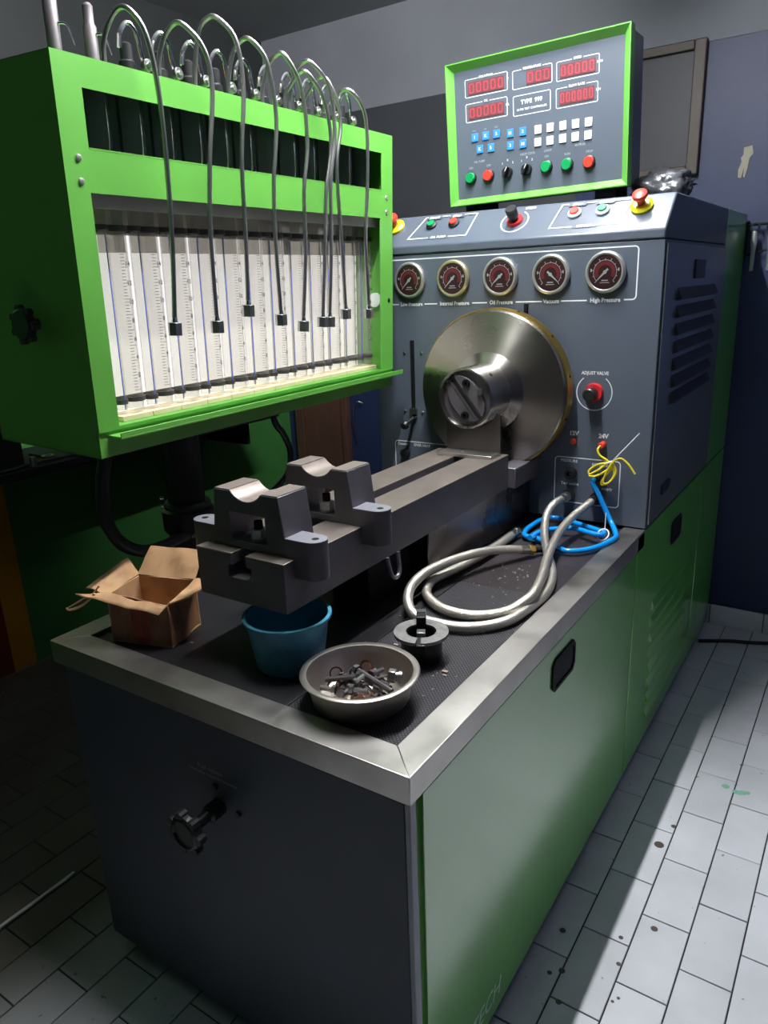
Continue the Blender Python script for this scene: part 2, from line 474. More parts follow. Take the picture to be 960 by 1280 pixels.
def tile_mesh(w, l):
    g = 0.0018; t = MB()
    a, b, c = w / 2 - g, l / 2 - g, 0.0012
    t.add([(-a, -b, -0.0045), (a, -b, -0.0045), (a, b, -0.0045), (-a, b, -0.0045),
           (-a, -b, -c), (a, -b, -c), (a, b, -c), (-a, b, -c),
           (-a + c, -b + c, 0), (a - c, -b + c, 0), (a - c, b - c, 0), (-a + c, b - c, 0)],
          [(0, 1, 5, 4), (1, 2, 6, 5), (2, 3, 7, 6), (3, 0, 4, 7), (4, 5, 9, 8), (5, 6, 10, 9), (6, 7, 11, 10), (7, 4, 8, 11), (8, 9, 10, 11)])
    return t
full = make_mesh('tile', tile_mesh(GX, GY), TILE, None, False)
rest = MB(); cnt = 0
for sc, x0, x1, y0, y1 in tiles:
    w, l = x1 - x0, y1 - y0
    if sc > 0.02 and cnt < 296:
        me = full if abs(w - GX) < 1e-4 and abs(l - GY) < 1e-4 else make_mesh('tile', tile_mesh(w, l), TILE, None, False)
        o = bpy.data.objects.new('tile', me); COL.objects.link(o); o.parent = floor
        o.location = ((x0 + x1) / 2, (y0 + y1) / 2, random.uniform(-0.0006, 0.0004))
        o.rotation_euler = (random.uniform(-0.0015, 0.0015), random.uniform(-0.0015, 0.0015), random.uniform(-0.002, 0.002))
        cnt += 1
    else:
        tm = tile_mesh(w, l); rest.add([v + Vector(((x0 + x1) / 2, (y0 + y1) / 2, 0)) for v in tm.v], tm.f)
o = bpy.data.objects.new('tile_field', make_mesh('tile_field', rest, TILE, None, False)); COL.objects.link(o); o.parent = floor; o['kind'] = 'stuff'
# paint drips and spots on the walkway tiles
FT = Thing.__new__(Thing); FT.root = floor; FT.inv = Matrix.Identity(4)
sp = MB()
for x, y, r in ((0.284, 1.424, 0.012), (0.316, 1.412, 0.011), (0.335, 1.418, 0.012), (0.347, 1.424, 0.009), (0.327, 1.409, 0.008)):
    sp.lathe([(r, 0), (r * 0.9, 0.0004), (0, 0.0005)], (x, y, 0.0003), n=10)
FT.part('paint_spot', sp, mat('green_paint_spot', srgb(130, 190, 160), 0.6), parent=floor, label='pale green paint drips')
sp = MB()
for x, y, r in ((0.169, 1.056, 0.014), (0.187, 1.154, 0.008), (0.232, 0.754, 0.009), (0.186, 0.608, 0.006), (0.169, 0.685, 0.006), (0.039, 0.63, 0.008), (0.10, 0.44, 0.007), (0.055, 0.5, 0.006), (0.203, 0.505, 0.004), (0.212, 0.52, 0.004), (0.078, 0.52, 0.008)):
    sp.lathe([(r, 0), (r * 0.9, 0.0004), (0, 0.0005)], (x, y, 0.0003), n=9)
FT.part('oil_spot', sp, mat('oil_spot', srgb(84, 74, 70), 0.5), parent=floor, label='dark oil spots')

wl = structure('wall_left', MB().box(-2.6, -2.5, -2.2, 2.74, 0, 3.0), WALL_G)
WLT = Thing.__new__(Thing); WLT.root = wl; WLT.inv = Matrix.Identity(4)
WLT.part('painted_stripe', MB().box(-2.5, -2.496, 0.68, 0.785, 0.0, 3.0), WALL_Y, parent=wl, label='ochre painted stripe')
WLT.part('painted_field', MB().box(-2.5, -2.497, 0.42, 0.68, 0.0, 1.6), WALL_R, parent=wl, label='dark red painted area')
WLT.part('upper_paint', MB().box(-2.5, -2.497, 0.785, 2.64, 1.45, 2.85), mat('dark_grey_upper_wall', srgb(44, 47, 48), 0.7, var=0.1, vscale=3, bump=0.15, bscale=25), parent=wl, label='grey painted upper area')  # plain dark grey over the upper part of the left wall
WLT.part('bolt_head', MB().cyl((-2.5, 1.62, 1.12), (-2.485, 1.62, 1.12), 0.012), BLACK_M, parent=wl)
wb = structure('wall_back', MB().box(-2.5, 1.5, 2.64, 2.74, 0, 3.0), WALL_B)
WBT = Thing.__new__(Thing); WBT.root = wb; WBT.inv = Matrix.Identity(4)
WBT.part('upper_paint', MB().box(-2.5, 1.5, 2.637, 2.64, 2.43, 2.85), CEIL, parent=wb, label='grey painted upper area')
WBT.part('grey_paint', MB().box(-2.5, -0.72, 2.638, 2.6403, 1.45, 2.43), WALL_DG, parent=wb, label='dark grey painted area')
pc = MB().prism([(-0.042, 2.035), (-0.012, 2.04), (-0.006, 2.01), (-0.018, 1.995), (-0.022, 1.96), (-0.03, 1.925), (-0.036, 1.93), (-0.035, 1.965), (-0.043, 1.925), (-0.054, 1.928), (-0.056, 1.955), (-0.046, 1.985), (-0.05, 1.998), (-0.042, 2.01)],
                lambda a, b, d: Vector((a, 2.6365 - d, b)), 0, 0.001)
WBT.part('bare_patch', pc, CHIP, parent=wb, label='pale chip where the paint has come off')
d1 = Thing('door_1', None, None, (-2.21, 2.63, 0), kind='structure')
d1.part('door_leaf', MB().box(-2.36, -2.07, 2.61, 2.64, 0, 2.0), WOOD, bev=0.003)
d1.part('door_frame', MB().box(-2.42, -2.36, 2.6, 2.64, 0, 2.06).box(-2.07, -2.03, 2.6, 2.64, 0, 2.06).box(-2.36, -2.07, 2.6, 2.64, 2.0, 2.06), WOOD, bev=0.003)
wr = structure('wall_right', MB().box(1.5, 1.6, -2.2, 2.74, 0, 3.0), mat('dark_blue_wall_paint', srgb(24, 34, 66), 0.5, var=0.1, vscale=3, bump=0.15, bscale=25))
structure('ceiling', MB().box(-2.6, 1.6, -2.2, 2.74, 2.85, 2.95), mat('pale_ceiling_plaster', srgb(150, 150, 156), 0.85, var=0.05, vscale=3))
bb = structure('baseboard_back', MB().box(-2.4, 1.5, 2.632, 2.64, 0, 0.095), GROUT)
BT = Thing.__new__(Thing); BT.root = bb; BT.inv = Matrix.Identity(4)
x = -0.22
for i in range(8):
    w = 0.225
    BT.part('skirting_tile', MB().box(x + 0.002, x + w - 0.002, 2.622, 2.634, 0.001, 0.095), TILE, parent=bb, bev=0.0015)
    x += w

# lamp: a bare fluorescent tube on a batten under the ceiling, running along the machine
lt = Thing('tube_lamp', 'white fluorescent tube on a batten under the ceiling above the machine', 'lamp', (TUBE_X, (TUBE_Y0 + TUBE_Y1) / 2, 2.85))
TUBE_M = mat('lit_tube', (1, 1, 1, 1), 0.5, emit=BULB_COLOR, estr=TUBE_STRENGTH)
lt.part('tube', MB().cyl((TUBE_X, TUBE_Y0, TUBE_Z), (TUBE_X, TUBE_Y1, TUBE_Z), 0.013, n=16), TUBE_M)
lt.part('batten', MB().box(TUBE_X - 0.03, TUBE_X + 0.03, TUBE_Y0 - 0.03, TUBE_Y1 + 0.03, 2.80, 2.85), WHITE_KEY, bev=0.004)
for y_ in (TUBE_Y0 - 0.012, TUBE_Y1 + 0.012):
    lt.part('lamp_holder', MB().box(TUBE_X - 0.015, TUBE_X + 0.015, y_ - 0.012, y_ + 0.012, TUBE_Z - 0.018, 2.80), WHITE_KEY, bev=0.002)

# ============================================================ LOWER BENCH CABINET
L1, W = 1.336, 0.94
TOPZ = 0.85
bc = Thing('bench_cabinet', 'long lower machine cabinet with dark end panel and glossy green side panels', 'cabinet', (-0.47, 1.3, 0))
bc.part('end_panel', MB().box(-0.905, -0.012, 0.003, 0.03, 0.045, 0.797), DARKP, bev=0.004)
bc.part('corner_post', MB().box(-0.012, -0.002, 0.0, 0.02, 0.045, 0.797), mat('pale_edge_metal', srgb(150, 152, 158), 0.4), bev=0.002, label='pale grey corner strip')
bc.part('corner_post', MB().box(-0.03, -0.012, 0.03, 0.04, 0.045, 0.797), GREEN_SIDE)
bc.part('carcass', MB().box(-0.90, -0.016, 0.035, 2.6, 0.05, 0.797), BLACK_M)
bc.part('plinth', MB().box(-0.86, -0.06, 0.06, 2.56, 0.0, 0.06), BLACK_M)
for (a, b, top) in ((0.037, 1.262, 0.797), (1.271, 2.177, 0.845), (2.183, 2.6, 0.845)):
    sp_ = bc.part('side_panel', MB().box(-0.014, 0.0, a, b, 0.035, top), GREEN_SIDE, bev=0.0015)
    if a < 1:
        def hexpull(yc0, yc1, z0, z1):
            c = 0.014
            return [(yc0 + c, z0), (yc1 - c, z0), (yc1, z0 + c), (yc1, z1 - c), (yc1 - c, z1), (yc0 + c, z1), (yc0, z1 - c), (yc0, z0 + c)]
        mb = MB().ringprism(hexpull(0.598, 0.742, 0.682, 0.762), hexpull(0.606, 0.734, 0.69, 0.754), lambda a, b, d: Vector((d, a, b)), -0.001, 0.004)
        mb.box(-0.001, 0.0012, 0.606, 0.734, 0.69, 0.754)
        bc.part('pull_handle', mb, BLACK_M, parent=sp_)
        text_part(bc, 'TECH', 0.062, basis((0.0006, 0.268, 0.093), (0, 1, 0), (0, 0, 1), (1, 0, 0)), mat('pale_green_print', srgb(190, 215, 190), 0.5), parent=sp_, shear=0.25, sx=0.92)
    elif a < 2:
        mb = MB().ringprism(hexpull(1.69, 1.83, 0.685, 0.768), hexpull(1.698, 1.822, 0.693, 0.76), lambda a, b, d: Vector((d, a, b)), -0.001, 0.004)
        mb.box(-0.001, 0.0012, 1.698, 1.822, 0.693, 0.76)
        bc.part('pull_handle', mb, BLACK_M, parent=sp_)
        for k in range(8):
            z = 0.12 + k * 0.058
            bc.part('louver', MB().prism([(0, 0), (0.008, 0.005), (0.008, 0.011), (0, 0.034)], lambda a, b, d: Vector((a, d, z + b)), 1.49, 2.02), GREEN_SIDE, parent=sp_)
# hand knob on the end panel
kb = bc.part('hand_knob', MB().lathe([(0, -0.0)] + [(0.018, 0), (0.018, 0.03), (0.012, 0.034), (0.012, 0.068), (0.03, 0.072), (0.037, 0.080), (0.037, 0.092), (0.029, 0.096), (0.027, 0.092), (0, 0.092)], (-0.447, 0.003, 0.612), (0, -1, 0), 20), BLACK)
mb = MB()
for k in range(7):
    a = 2 * PI * k / 7
    mb.cyl((-0.447 + 0.036 * math.cos(a), -0.074, 0.612 + 0.036 * math.sin(a)), (-0.447 + 0.036 * math.cos(a), -0.091, 0.612 + 0.036 * math.sin(a)), 0.010, n=10)
bc.part('knob_lobe', mb, BLACK, parent=kb)
mb = MB()
for x_, z_ in ((-0.452, 0.655), (-0.395, 0.615)):
    bc.part('bolt_head', MB().hexn((x_, 0.003, z_), (0, -1, 0), 0.007, 0.006), BLACK)
text_part(bc, 'Fuel volume', 0.014, FACE_Y(-0.462, 0.0022, 0.690), GREY_PRINT, name='lettering')
text_part(bc, 'Clockwise rotate for increase', 0.011, FACE_Y(-0.458, 0.0022, 0.676), GREY_PRINT, name='lettering')

# ============================================================ WORKTOP
wt = Thing('bench_worktop', 'bench worktop with brushed steel rim around a dimpled black mat', 'worktop', (-0.47, 0.66, 0.797))
RW = 0.062
wt.part('front_rim', MB().add([(-W, 0, .797), (0, 0, .797), (0, 0, TOPZ), (-W, 0, TOPZ), (-W + RW, RW, TOPZ), (-RW, RW, TOPZ), (-W + RW, RW, .80), (-RW, RW, .80)],
        [(0, 1, 2, 3), (3, 2, 5, 4), (4, 5, 7, 6), (6, 7, 1, 0), (0, 3, 4, 6), (1, 7, 5, 2)]), STEEL, bev=0.0012)
wt.part('right_rim', MB().add([(0, 0, .797), (0, L1, .797), (0, L1, TOPZ), (0, 0, TOPZ), (-RW, RW, TOPZ), (-RW, L1, TOPZ), (-RW, RW, .80), (-RW, L1, .80)],
        [(0, 1, 2, 3), (3, 2, 5, 4), (4, 5, 7, 6), (0, 6, 7, 1), (0, 3, 4, 6), (1, 7, 5, 2)]), STEEL, bev=0.0012)
wt.part('left_rim', MB().add([(-W, 0, .797), (-W, L1, .797), (-W, L1, TOPZ), (-W, 0, TOPZ), (-W + RW, RW, TOPZ), (-W + RW, L1, TOPZ), (-W + RW, RW, .80), (-W + RW, L1, .80)],
        [(0, 1, 2, 3), (3, 2, 5, 4), (4, 5, 7, 6), (0, 6, 7, 1), (0, 3, 4, 6), (1, 7, 5, 2)]), STEEL, bev=0.0012)
wt.part('mat_sheet', MB().box(-W + RW, -0.31, RW, 0.74, 0.80, 0.842), mat('smooth_black_mat', srgb(31, 30, 33), 0.38, var=0.1, vscale=6, rvar=0.08), bev=0.001, label='smooth dark mat sheet')
wt.part('mat_sheet', MB().box(-0.308, -RW, RW, 0.75, 0.80, 0.842), MATMAT, bev=0.001, label='dimpled black mat sheet')
wt.part('mat_sheet', MB().box(-0.308, -RW, 0.752, L1, 0.80, 0.842), mat('dusty_black_mat', srgb(46, 41, 43), 0.4, var=0.2, vscale=10, rvar=0.1), bev=0.001, label='dusty dark mat sheet')
wt.part('mat_sheet', MB().box(-W + RW, -0.31, 0.742, L1, 0.80, 0.842), mat('smooth_black_mat', srgb(44, 42, 46), 0.38), bev=0.001)

# ============================================================ INSTRUMENT CABINET
ic = Thing('instrument_cabinet', 'tall grey instrument cabinet with five gauges and sloping button console', 'cabinet', (-0.47, 1.9, 0.85))
ic.part('cabinet_body', MB().box(-W, 0.0, L1, 2.2, 0.852, 1.664), GREY, bev=0.003)
hood_prof = [(L1 - 0.004, 1.666), (L1 - 0.004, 1.690), (1.430, 1.786), (2.2, 1.786), (2.2, 1.666)]
hood = ic.part('console_hood', MB().prism(hood_prof, lambda a, b, d: Vector((d, a, b)), -W, 0.0), GREY, bev=0.004)
sd = ic.part('side_door', MB().box(0.0, 0.006, L1 + 0.012, 2.19, 0.862, 1.655), GREY_SIDE, bev=0.002)
ic.part('rear_section', MB().box(-W, 0.0, 2.205, 2.605, 0.852, 1.786), GREEN_SIDE, bev=0.003, label='green rear section')
for k in range(7):
    z = 1.20 + k * 0.05
    ic.part('louver', MB().prism([(0, 0), (0.012, 0.004), (0.012, 0.010), (0, 0.036)], lambda a, b, d: Vector((0.006 + a, d, z + b)), 1.49, 2.03), mat('dark_louver', srgb(38, 42, 46), 0.5), parent=sd)
mb = MB().box(0.006, 0.011, 1.69, 1.83, 1.558, 1.614)
ic.part('pull_handle', mb, BLACK, parent=sd, bev=0.002)
ic.part('pull_handle', MB().box(0.006, 0.012, 1.47, 1.56, 0.925, 0.955), BLACK, parent=sd, bev=0.002)
fY = lambda off=0.0: (lambda a, b, d: Vector((a, L1 - off - d, b)))
mb = MB(); line_rect(mb, -0.874, -0.066, 1.509, 1.652, 0.0035, 0.012, fY()); ic.part('frame_line', mb, WHITE_PRINT)
GX_ = [-0.792, -0.633, -0.472, -0.312, -0.153]
labs = ['Low Pressure', 'Internal Pressure', 'Oil Pressure', 'Vacuum', 'High Pressure']
needle = [225, 225, 222, -42, 225]
for i, gx in enumerate(GX_):
    gz = 1.586; y = L1
    g = ic.part('pressure_gauge', MB().lathe([(0, 0), (0.053, 0), (0.0535, 0.012), (0, 0.012)], (gx, y, gz), (0, -1, 0), 36), BLACK_M)
    ic.part('bezel', MB().lathe([(0.0535, 0), (0.0565, 0.004), (0.0565, 0.012), (0.054, 0.0165), (0.050, 0.018), (0.0465, 0.0160), (0.0465, 0.010)], (gx, y, gz), (0, -1, 0), 40), BEZEL if i != 1 else mat('brassy_chrome', srgb(205, 200, 160), 0.3, 0.85), parent=g, angle=60)
    ic.part('dial', MB().lathe([(0.047, 0.0), (0.047, 0.0135), (0, 0.0135)], (gx, y, gz), (0, -1, 0), 32), DIAL, parent=g)
    mk = MB()
    def arc(mb, r0, r1, a0, a1, yy, n=26):
        for k in range(n):
            t0 = math.radians(a0 + (a1 - a0) * k / n); t1 = math.radians(a0 + (a1 - a0) * (k + 1) / n)
            q = [(r0, t0), (r1, t0), (r1, t1), (r0, t1)]
            mb.add([(gx + r * math.cos(t), yy, gz + r * math.sin(t)) for r, t in q], [(0, 1, 2, 3)])
    arc(mk, 0.0315, 0.0330, -45, 225, y - 0.0142)
    for k in range(11):
        t = math.radians(-45 + 27 * k); L_ = 0.006 if k % 2 == 0 else 0.003
        c, s_ = math.cos(t), math.sin(t); px, pz = -s_ * 0.0009, c * 0.0009
        r0, r1 = 0.033, 0.033 + L_
        mk.add([(gx + r0 * c + px, y - 0.0143, gz + r0 * s_ + pz), (gx + r1 * c + px, y - 0.0143, gz + r1 * s_ + pz), (gx + r1 * c - px, y - 0.0143, gz + r1 * s_ - pz), (gx + r0 * c - px, y - 0.0143, gz + r0 * s_ - pz)], [(0, 1, 2, 3)])
    for (dx, dz, w_, h_) in ((-0.039, 0.006, 0.002, 0.008), (0.038, 0.006, 0.002, 0.008), (0, -0.022, 0.009, 0.003), (0, -0.028, 0.013, 0.002)):
        mk.box(gx + dx - w_, gx + dx + w_, y - 0.0145, y - 0.014, gz + dz - h_ / 2, gz + dz + h_ / 2)
    ic.part('dial_marks', mk, WHITE_PRINT, parent=g, smooth=False)
    rk = MB(); arc(rk, 0.019, 0.029, -30, 210, y - 0.0141)
    ic.part('red_scale', rk, mat('red_scale_print', srgb(150, 56, 62), 0.5), parent=g, smooth=False)
    t = math.radians(needle[i]); c, s_ = math.cos(t), math.sin(t)
    nd = MB().add([(gx + a * c - b * s_, y - 0.0155, gz + a * s_ + b * c) for a, b in ((-0.012, -0.0028), (-0.012, 0.0028), (0.002, 0.003), (0.034, 0.0008), (0.034, -0.0008), (0.002, -0.003))], [(0, 1, 2, 3, 4, 5)])
    nd.cyl((gx, y - 0.0145, gz), (gx, y - 0.0160, gz), 0.005)
    ic.part('needle', nd, WHITE_PRINT, parent=g, smooth=False)
    ic.part('glass_cover', MB().lathe([(0.0465, 0), (0, 0)], (gx, y - 0.0165, gz), (0, -1, 0), 32), GLASS, parent=g)
    # label text in a gap of the frame line
    lw_ = [0.098, 0.125, 0.095, 0.058, 0.105][i]
    ic.part('label_strip', MB().box(gx - lw_ / 2, gx + lw_ / 2, L1 - 0.0009, L1 - 0.0002, 1.503, 1.517), GREY)
    text_part(ic, labs[i], 0.0165, FACE_Y(gx, L1 - 0.0014, 1.5105), WHITE_PRINT, sx=0.92, bold=0.0004)

# sloping console controls
e_ = Vector((0, 0.094, 0.096)).normalized(); n_ = Vector((0, -e_.z, e_.y))
CO = Vector((0, L1 - 0.004, 1.690)) + n_ * 0.0
def con(x, s, d=0.0): return Vector((x, 0, 0)) + CO + e_ * s + n_ * d
def conM(x, s, d=0.0): return basis(con(x, s, d), (1, 0, 0), e_, n_)
fC = lambda a, b, d: con(a, b, d)
def estop(x, s, loc):
    o = ic.part('emergency_stop', MB().lathe([(0, 0.012), (0.011, 0.012), (0.011, 0.03), (0.019, 0.032), (0.021, 0.038), (0.019, 0.045), (0.012, 0.048), (0, 0.048)], con(x, s), n_, 24), RED, label=loc)
    ic.part('yellow_collar', MB().lathe([(0, 0), (0.030, 0), (0.030, 0.006), (0.022, 0.012), (0, 0.012)], con(x, s), n_, 28), YEL, parent=o, label='yellow collar')
estop(-0.880, 0.09, 'red mushroom button at the left end'); estop(-0.082, 0.088, 'red mushroom button at the right end')
def pbtn(x, s, m_, ring=ZINC, r=0.0125):
    o = ic.part('push_button', MB().lathe([(0, 0), (r, 0), (r, 0.011), (r * 0.85, 0.0135), (0, 0.0135)], con(x, s), n_, 20), m_)
    ic.part('button_ring', MB().lathe([(r, 0), (r + 0.0055, 0), (r + 0.0055, 0.005), (r + 0.001, 0.009), (r, 0.009)], con(x, s), n_, 24), ring, parent=o)
pbtn(-0.743, 0.086, GRN_BTN, BLACK); pbtn(-0.662, 0.086, RED, BLACK)
pbtn(-0.270, 0.084, RED, WHITE_KEY, 0.014); pbtn(-0.190, 0.086, GRN_BTN, WHITE_KEY, 0.014)
def slant_frame(pts, w=0.003):
    mb = MB(); n = len(pts)
    cx = sum(p[0] for p in pts) / n; cy = sum(p[1] for p in pts) / n
    inner = [(p[0] + (w * 1.3 if p[0] < cx else -w * 1.3), p[1] + (w if p[1] < cy else -w)) for p in pts]
    mb.ringprism(pts, inner, fC, 0.0, 0.0006); return mb
ic.part('frame_line', slant_frame([(-0.815, 0.030), (-0.600, 0.030), (-0.590, 0.124), (-0.778, 0.124)]), WHITE_PRINT)
ic.part('frame_line', slant_frame([(-0.335, 0.030), (-0.128, 0.030), (-0.112, 0.124), (-0.318, 0.124)]), WHITE_PRINT)
for x_, s_, tx in ((-0.743, 0.117, 'START'), (-0.662, 0.117, 'STOP'), (-0.270, 0.118, 'STOP'), (-0.190, 0.118, 'START')):
    ic.part('label_strip', MB().prism([(x_ - 0.026, s_ - 0.005), (x_ + 0.026, s_ - 0.005), (x_ + 0.026, s_ + 0.009), (x_ - 0.026, s_ + 0.009)], fC, 0.0007, 0.001), GREY)
    text_part(ic, tx, 0.0125, conM(x_, s_ + 0.001, 0.0012), WHITE_PRINT, bold=0.0003)
for x_, tx in ((-0.70, 'OIL PUMP'), (-0.228, 'MOTOR')):
    ic.part('label_strip', MB().prism([(x_ - 0.036, 0.024), (x_ + 0.036, 0.024), (x_ + 0.036, 0.038), (x_ - 0.036, 0.038)], fC, 0.0007, 0.001), GREY)
    text_part(ic, tx, 0.0125, conM(x_, 0.031, 0.0012), WHITE_PRINT, bold=0.0003)
def ringline(x, s, r, w, a0=0, a1=360):
    mb = MB(); n = 40
    for k in range(n):
        t0 = math.radians(a0 + (a1 - a0) * k / n); t1 = math.radians(a0 + (a1 - a0) * (k + 1) / n)
        mb.add([con(x + rr * math.cos(t), s + rr * math.sin(t), 0.0007) for rr, t in ((r, t0), (r + w, t0), (r + w, t1), (r, t1))], [(0, 1, 2, 3)])
    return mb
kn = ic.part('rotary_knob', MB().lathe([(0, 0.006), (0.012, 0.006), (0.012, 0.016), (0.017, 0.018), (0.0175, 0.044), (0.015, 0.047), (0, 0.047)], con(-0.452, 0.075), n_, 24), BLACK, label='black speed knob on a red base')
ic.part('knob_base', MB().lathe([(0, 0), (0.026, 0), (0.024, 0.007), (0, 0.007)], con(-0.452, 0.075), n_, 28), REDD, parent=kn, label='red base ring')
ic.part('ring_line', ringline(-0.452, 0.072, 0.040, 0.004, -230, 60), WHITE_PRINT, smooth=False)
text_part(ic, 'SPEED', 0.0125, conM(-0.415, 0.122, 0.0008), WHITE_PRINT, bold=0.0003)

# slot with lever, screws
sl = ic.part('lever_slot', MB().box(-0.801, -0.787, L1 - 0.0035, L1 - 0.0005, 1.135, 1.395), BLACK_M)
ic.part('lever', MB().cyl((-0.794, L1 - 0.003, 1.135), (-0.797, L1 - 0.05, 1.122), 0.006).lathe([(0, 0), (0.011, 0.003), (0.015, 0.012), (0.011, 0.022), (0, 0.025)], (-0.797, L1 - 0.045, 1.121), (0.0, -1, -0.2), 14), BLACK, parent=sl)
ic.part('lever_clamp', MB().box(-0.808, -0.78, L1 - 0.008, L1 - 0.002, 1.148, 1.168).cyl((-0.801, L1 - 0.012, 1.142), (-0.801, L1, 1.142), 0.004).cyl((-0.785, L1 - 0.012, 1.138), (-0.785, L1, 1.138), 0.004), ZINC, parent=sl)
for x_, z_ in ((-0.826, 1.352), (-0.760, 1.354), (-0.829, 1.156), (-0.760, 1.153)):
    ic.part('screw_head', MB().lathe([(0.006, 0), (0.005, 0.002), (0, 0.003)], (x_, L1, z_), (0, -1, 0), 12), ZINC)
# adjusting knob
AK = (-0.172, L1, 1.250)
def ring_y(cx, cz, r, w, a0, a1, n=48):
    mb = MB()
    for k in range(n):
        t0 = math.radians(a0 + (a1 - a0) * k / n); t1 = math.radians(a0 + (a1 - a0) * (k + 1) / n)
        mb.add([(cx + rr * math.cos(t), L1 - 0.0008, cz + rr * math.sin(t)) for rr, t in ((r, t0), (r + w, t0), (r + w, t1), (r, t1))], [(0, 1, 2, 3)])
    return mb
ic.part('ring_line', ring_y(AK[0], AK[2], 0.051, 0.003, -232, 52), WHITE_PRINT, smooth=False)
text_part(ic, 'ADJUST VALVE', 0.0135, FACE_Y(AK[0], L1 - 0.0008, 1.306), WHITE_PRINT, sx=0.9, bold=0.0004)
kn = ic.part('adjusting_knob', MB().lathe([(0, 0), (0.013, 0.0), (0.013, 0.02), (0.018, 0.022), (0.018, 0.052), (0.015, 0.055), (0, 0.055)], AK, (0, -1, 0), 20), BLACK, label='black adjusting knob on a red base')
ic.part('knob_base', MB().lathe([(0, 0), (0.028, 0), (0.026, 0.014), (0, 0.014)], AK, (0, -1, 0), 28), REDD, parent=kn, label='red base ring')
for x_, z_, tx in ((-0.228, 1.100, '12V'), (-0.138, 1.098, '24V')):
    text_part(ic, tx, 0.018, FACE_Y(x_, L1 - 0.0008, z_ + 0.024), WHITE_PRINT, bold=0.0008)
j12 = ic.part('red_socket', MB().lathe([(0.004, 0.008), (0.009, 0.008), (0.009, 0)], (-0.228, L1, 1.100), (0, -1, 0), 16), RED)
ic.part('socket_pin', MB().cyl((-0.228, L1, 1.100), (-0.228, L1 - 0.006, 1.100), 0.004), ZINC, parent=j12)
ic.part('red_socket', MB().lathe([(0, 0), (0.010, 0), (0.010, 0.02), (0.008, 0.026), (0, 0.026)], (-0.138, L1, 1.098), (0, -1, 0), 16), RED)
mb = MB(); line_rect(mb, -0.286, -0.082, 0.905, 1.050, 0.003, 0.012, fY()); ic.part('frame_line', mb, WHITE_PRINT)
text_part(ic, 'PRESSURE', 0.0125, FACE_Y(-0.240, L1 - 0.0008, 1.038), WHITE_PRINT, bold=0.0003)
text_part(ic, 'RETURN', 0.0125, FACE_Y(-0.145, L1 - 0.0008, 1.033), WHITE_PRINT, bold=0.0003)
text_part(ic, 'Test outlet', 0.0125, FACE_Y(-0.236, L1 - 0.0008, 0.966), WHITE_PRINT, bold=0.0003)
text_part(ic, 'supply', 0.0125, FACE_Y(-0.12, L1 - 0.0008, 0.962), WHITE_PRINT, bold=0.0003)
for x_, z_ in ((-0.232, 1.000), (-0.145, 0.995)):
    s0 = ic.part('hose_socket', MB().lathe([(0.009, 0.004), (0.009, 0.02), (0.017, 0.02), (0.019, 0.014), (0.019, 0)], (x_, L1, z_), (0, -1, 0), 20), BLACK)
    ic.part('socket_pin', MB().lathe([(0.009, 0.002), (0.003, 0.004), (0.003, 0.012), (0, 0.013)], (x_, L1, z_), (0, -1, 0), 12), ZINC, parent=s0)
for x_, z_ in ((-0.236, 0.930), (-0.148, 0.930)):
    ic.part('hose_socket', MB().lathe([(0, 0), (0.020, 0.0), (0.020, 0.012), (0.013, 0.014), (0.013, 0.022), (0, 0.022)], (x_, L1, z_), (0, -1, 0), 20), BLACK)
mb = MB(); line_rect(mb, -0.876, -0.64, 0.94, 1.052, 0.003, 0.012, fY()); ic.part('frame_line', mb, WHITE_PRINT)
text_part(ic, 'Counter', 0.0125, FACE_Y(-0.842, L1 - 0.0008, 1.040), WHITE_PRINT, bold=0.0003)
text_part(ic, 'OVER HEAT', 0.0125, FACE_Y(-0.765, L1 - 0.0008, 1.040), WHITE_PRINT, bold=0.0003)
ic.part('hose_socket', MB().lathe([(0, 0), (0.016, 0.0), (0.016, 0.018), (0.012, 0.02), (0, 0.02)], (-0.83, L1, 1.010), (0, -1, 0), 20), BLACK)
ic.part('latch_tab', MB().box(-0.393, -0.383, L1 - 0.012, L1, 1.475, 1.506), BLACK_M, bev=0.001)

# ============================================================ FLYWHEEL
AX, AZ = -0.470, 1.252
fw = Thing('drive_flywheel', 'large conical polished steel flywheel disc with coupling hub on the cabinet front', 'flywheel', (AX, L1, AZ))
fp = (AX, L1, AZ)
fw.part('disc', MB().lathe([(0, 0.03), (0.236, 0.03), (0.240, 0.034), (0.240, 0.078), (0.236, 0.084), (0.12, 0.104), (0.0885, 0.122), (0, 0.122)], fp, (0, -1, 0), 96), STEEL_POL, angle=14)
fw.part('rim_band', MB().lathe([(0.2405, 0.03), (0.245, 0.03), (0.245, 0.070), (0.2405, 0.070)], fp, (0, -1, 0), 96), BRASS, label='brassy rim band', angle=50)
for k in range(12):
    a = 2 * PI * k / 12 + 0.2
    c, s_ = math.cos(a), math.sin(a)
    fw.part('rim_hole', MB().cyl((AX + 0.2445 * c, L1 - 0.05, AZ + 0.2445 * s_), (AX + 0.2462 * c, L1 - 0.05, AZ + 0.2462 * s_), 0.0045, n=10), BLACK_M)
for k in range(9):
    a = 2 * PI * k / 9 + 0.5
    c, s_ = math.cos(a), math.sin(a)
fw.part('shaft', MB().cyl((AX, L1, AZ), (AX, L1 - 0.04, AZ), 0.05, n=24), BLACK_M)
hub = fw.part('hub', MB().lathe([(0.0885, 0.10), (0.0885, 0.243), (0.086, 0.246), (0.0815, 0.246), (0.080, 0.243), (0.080, 0.215), (0, 0.215)], fp, (0, -1, 0), 64), STEEL_POL, angle=40)
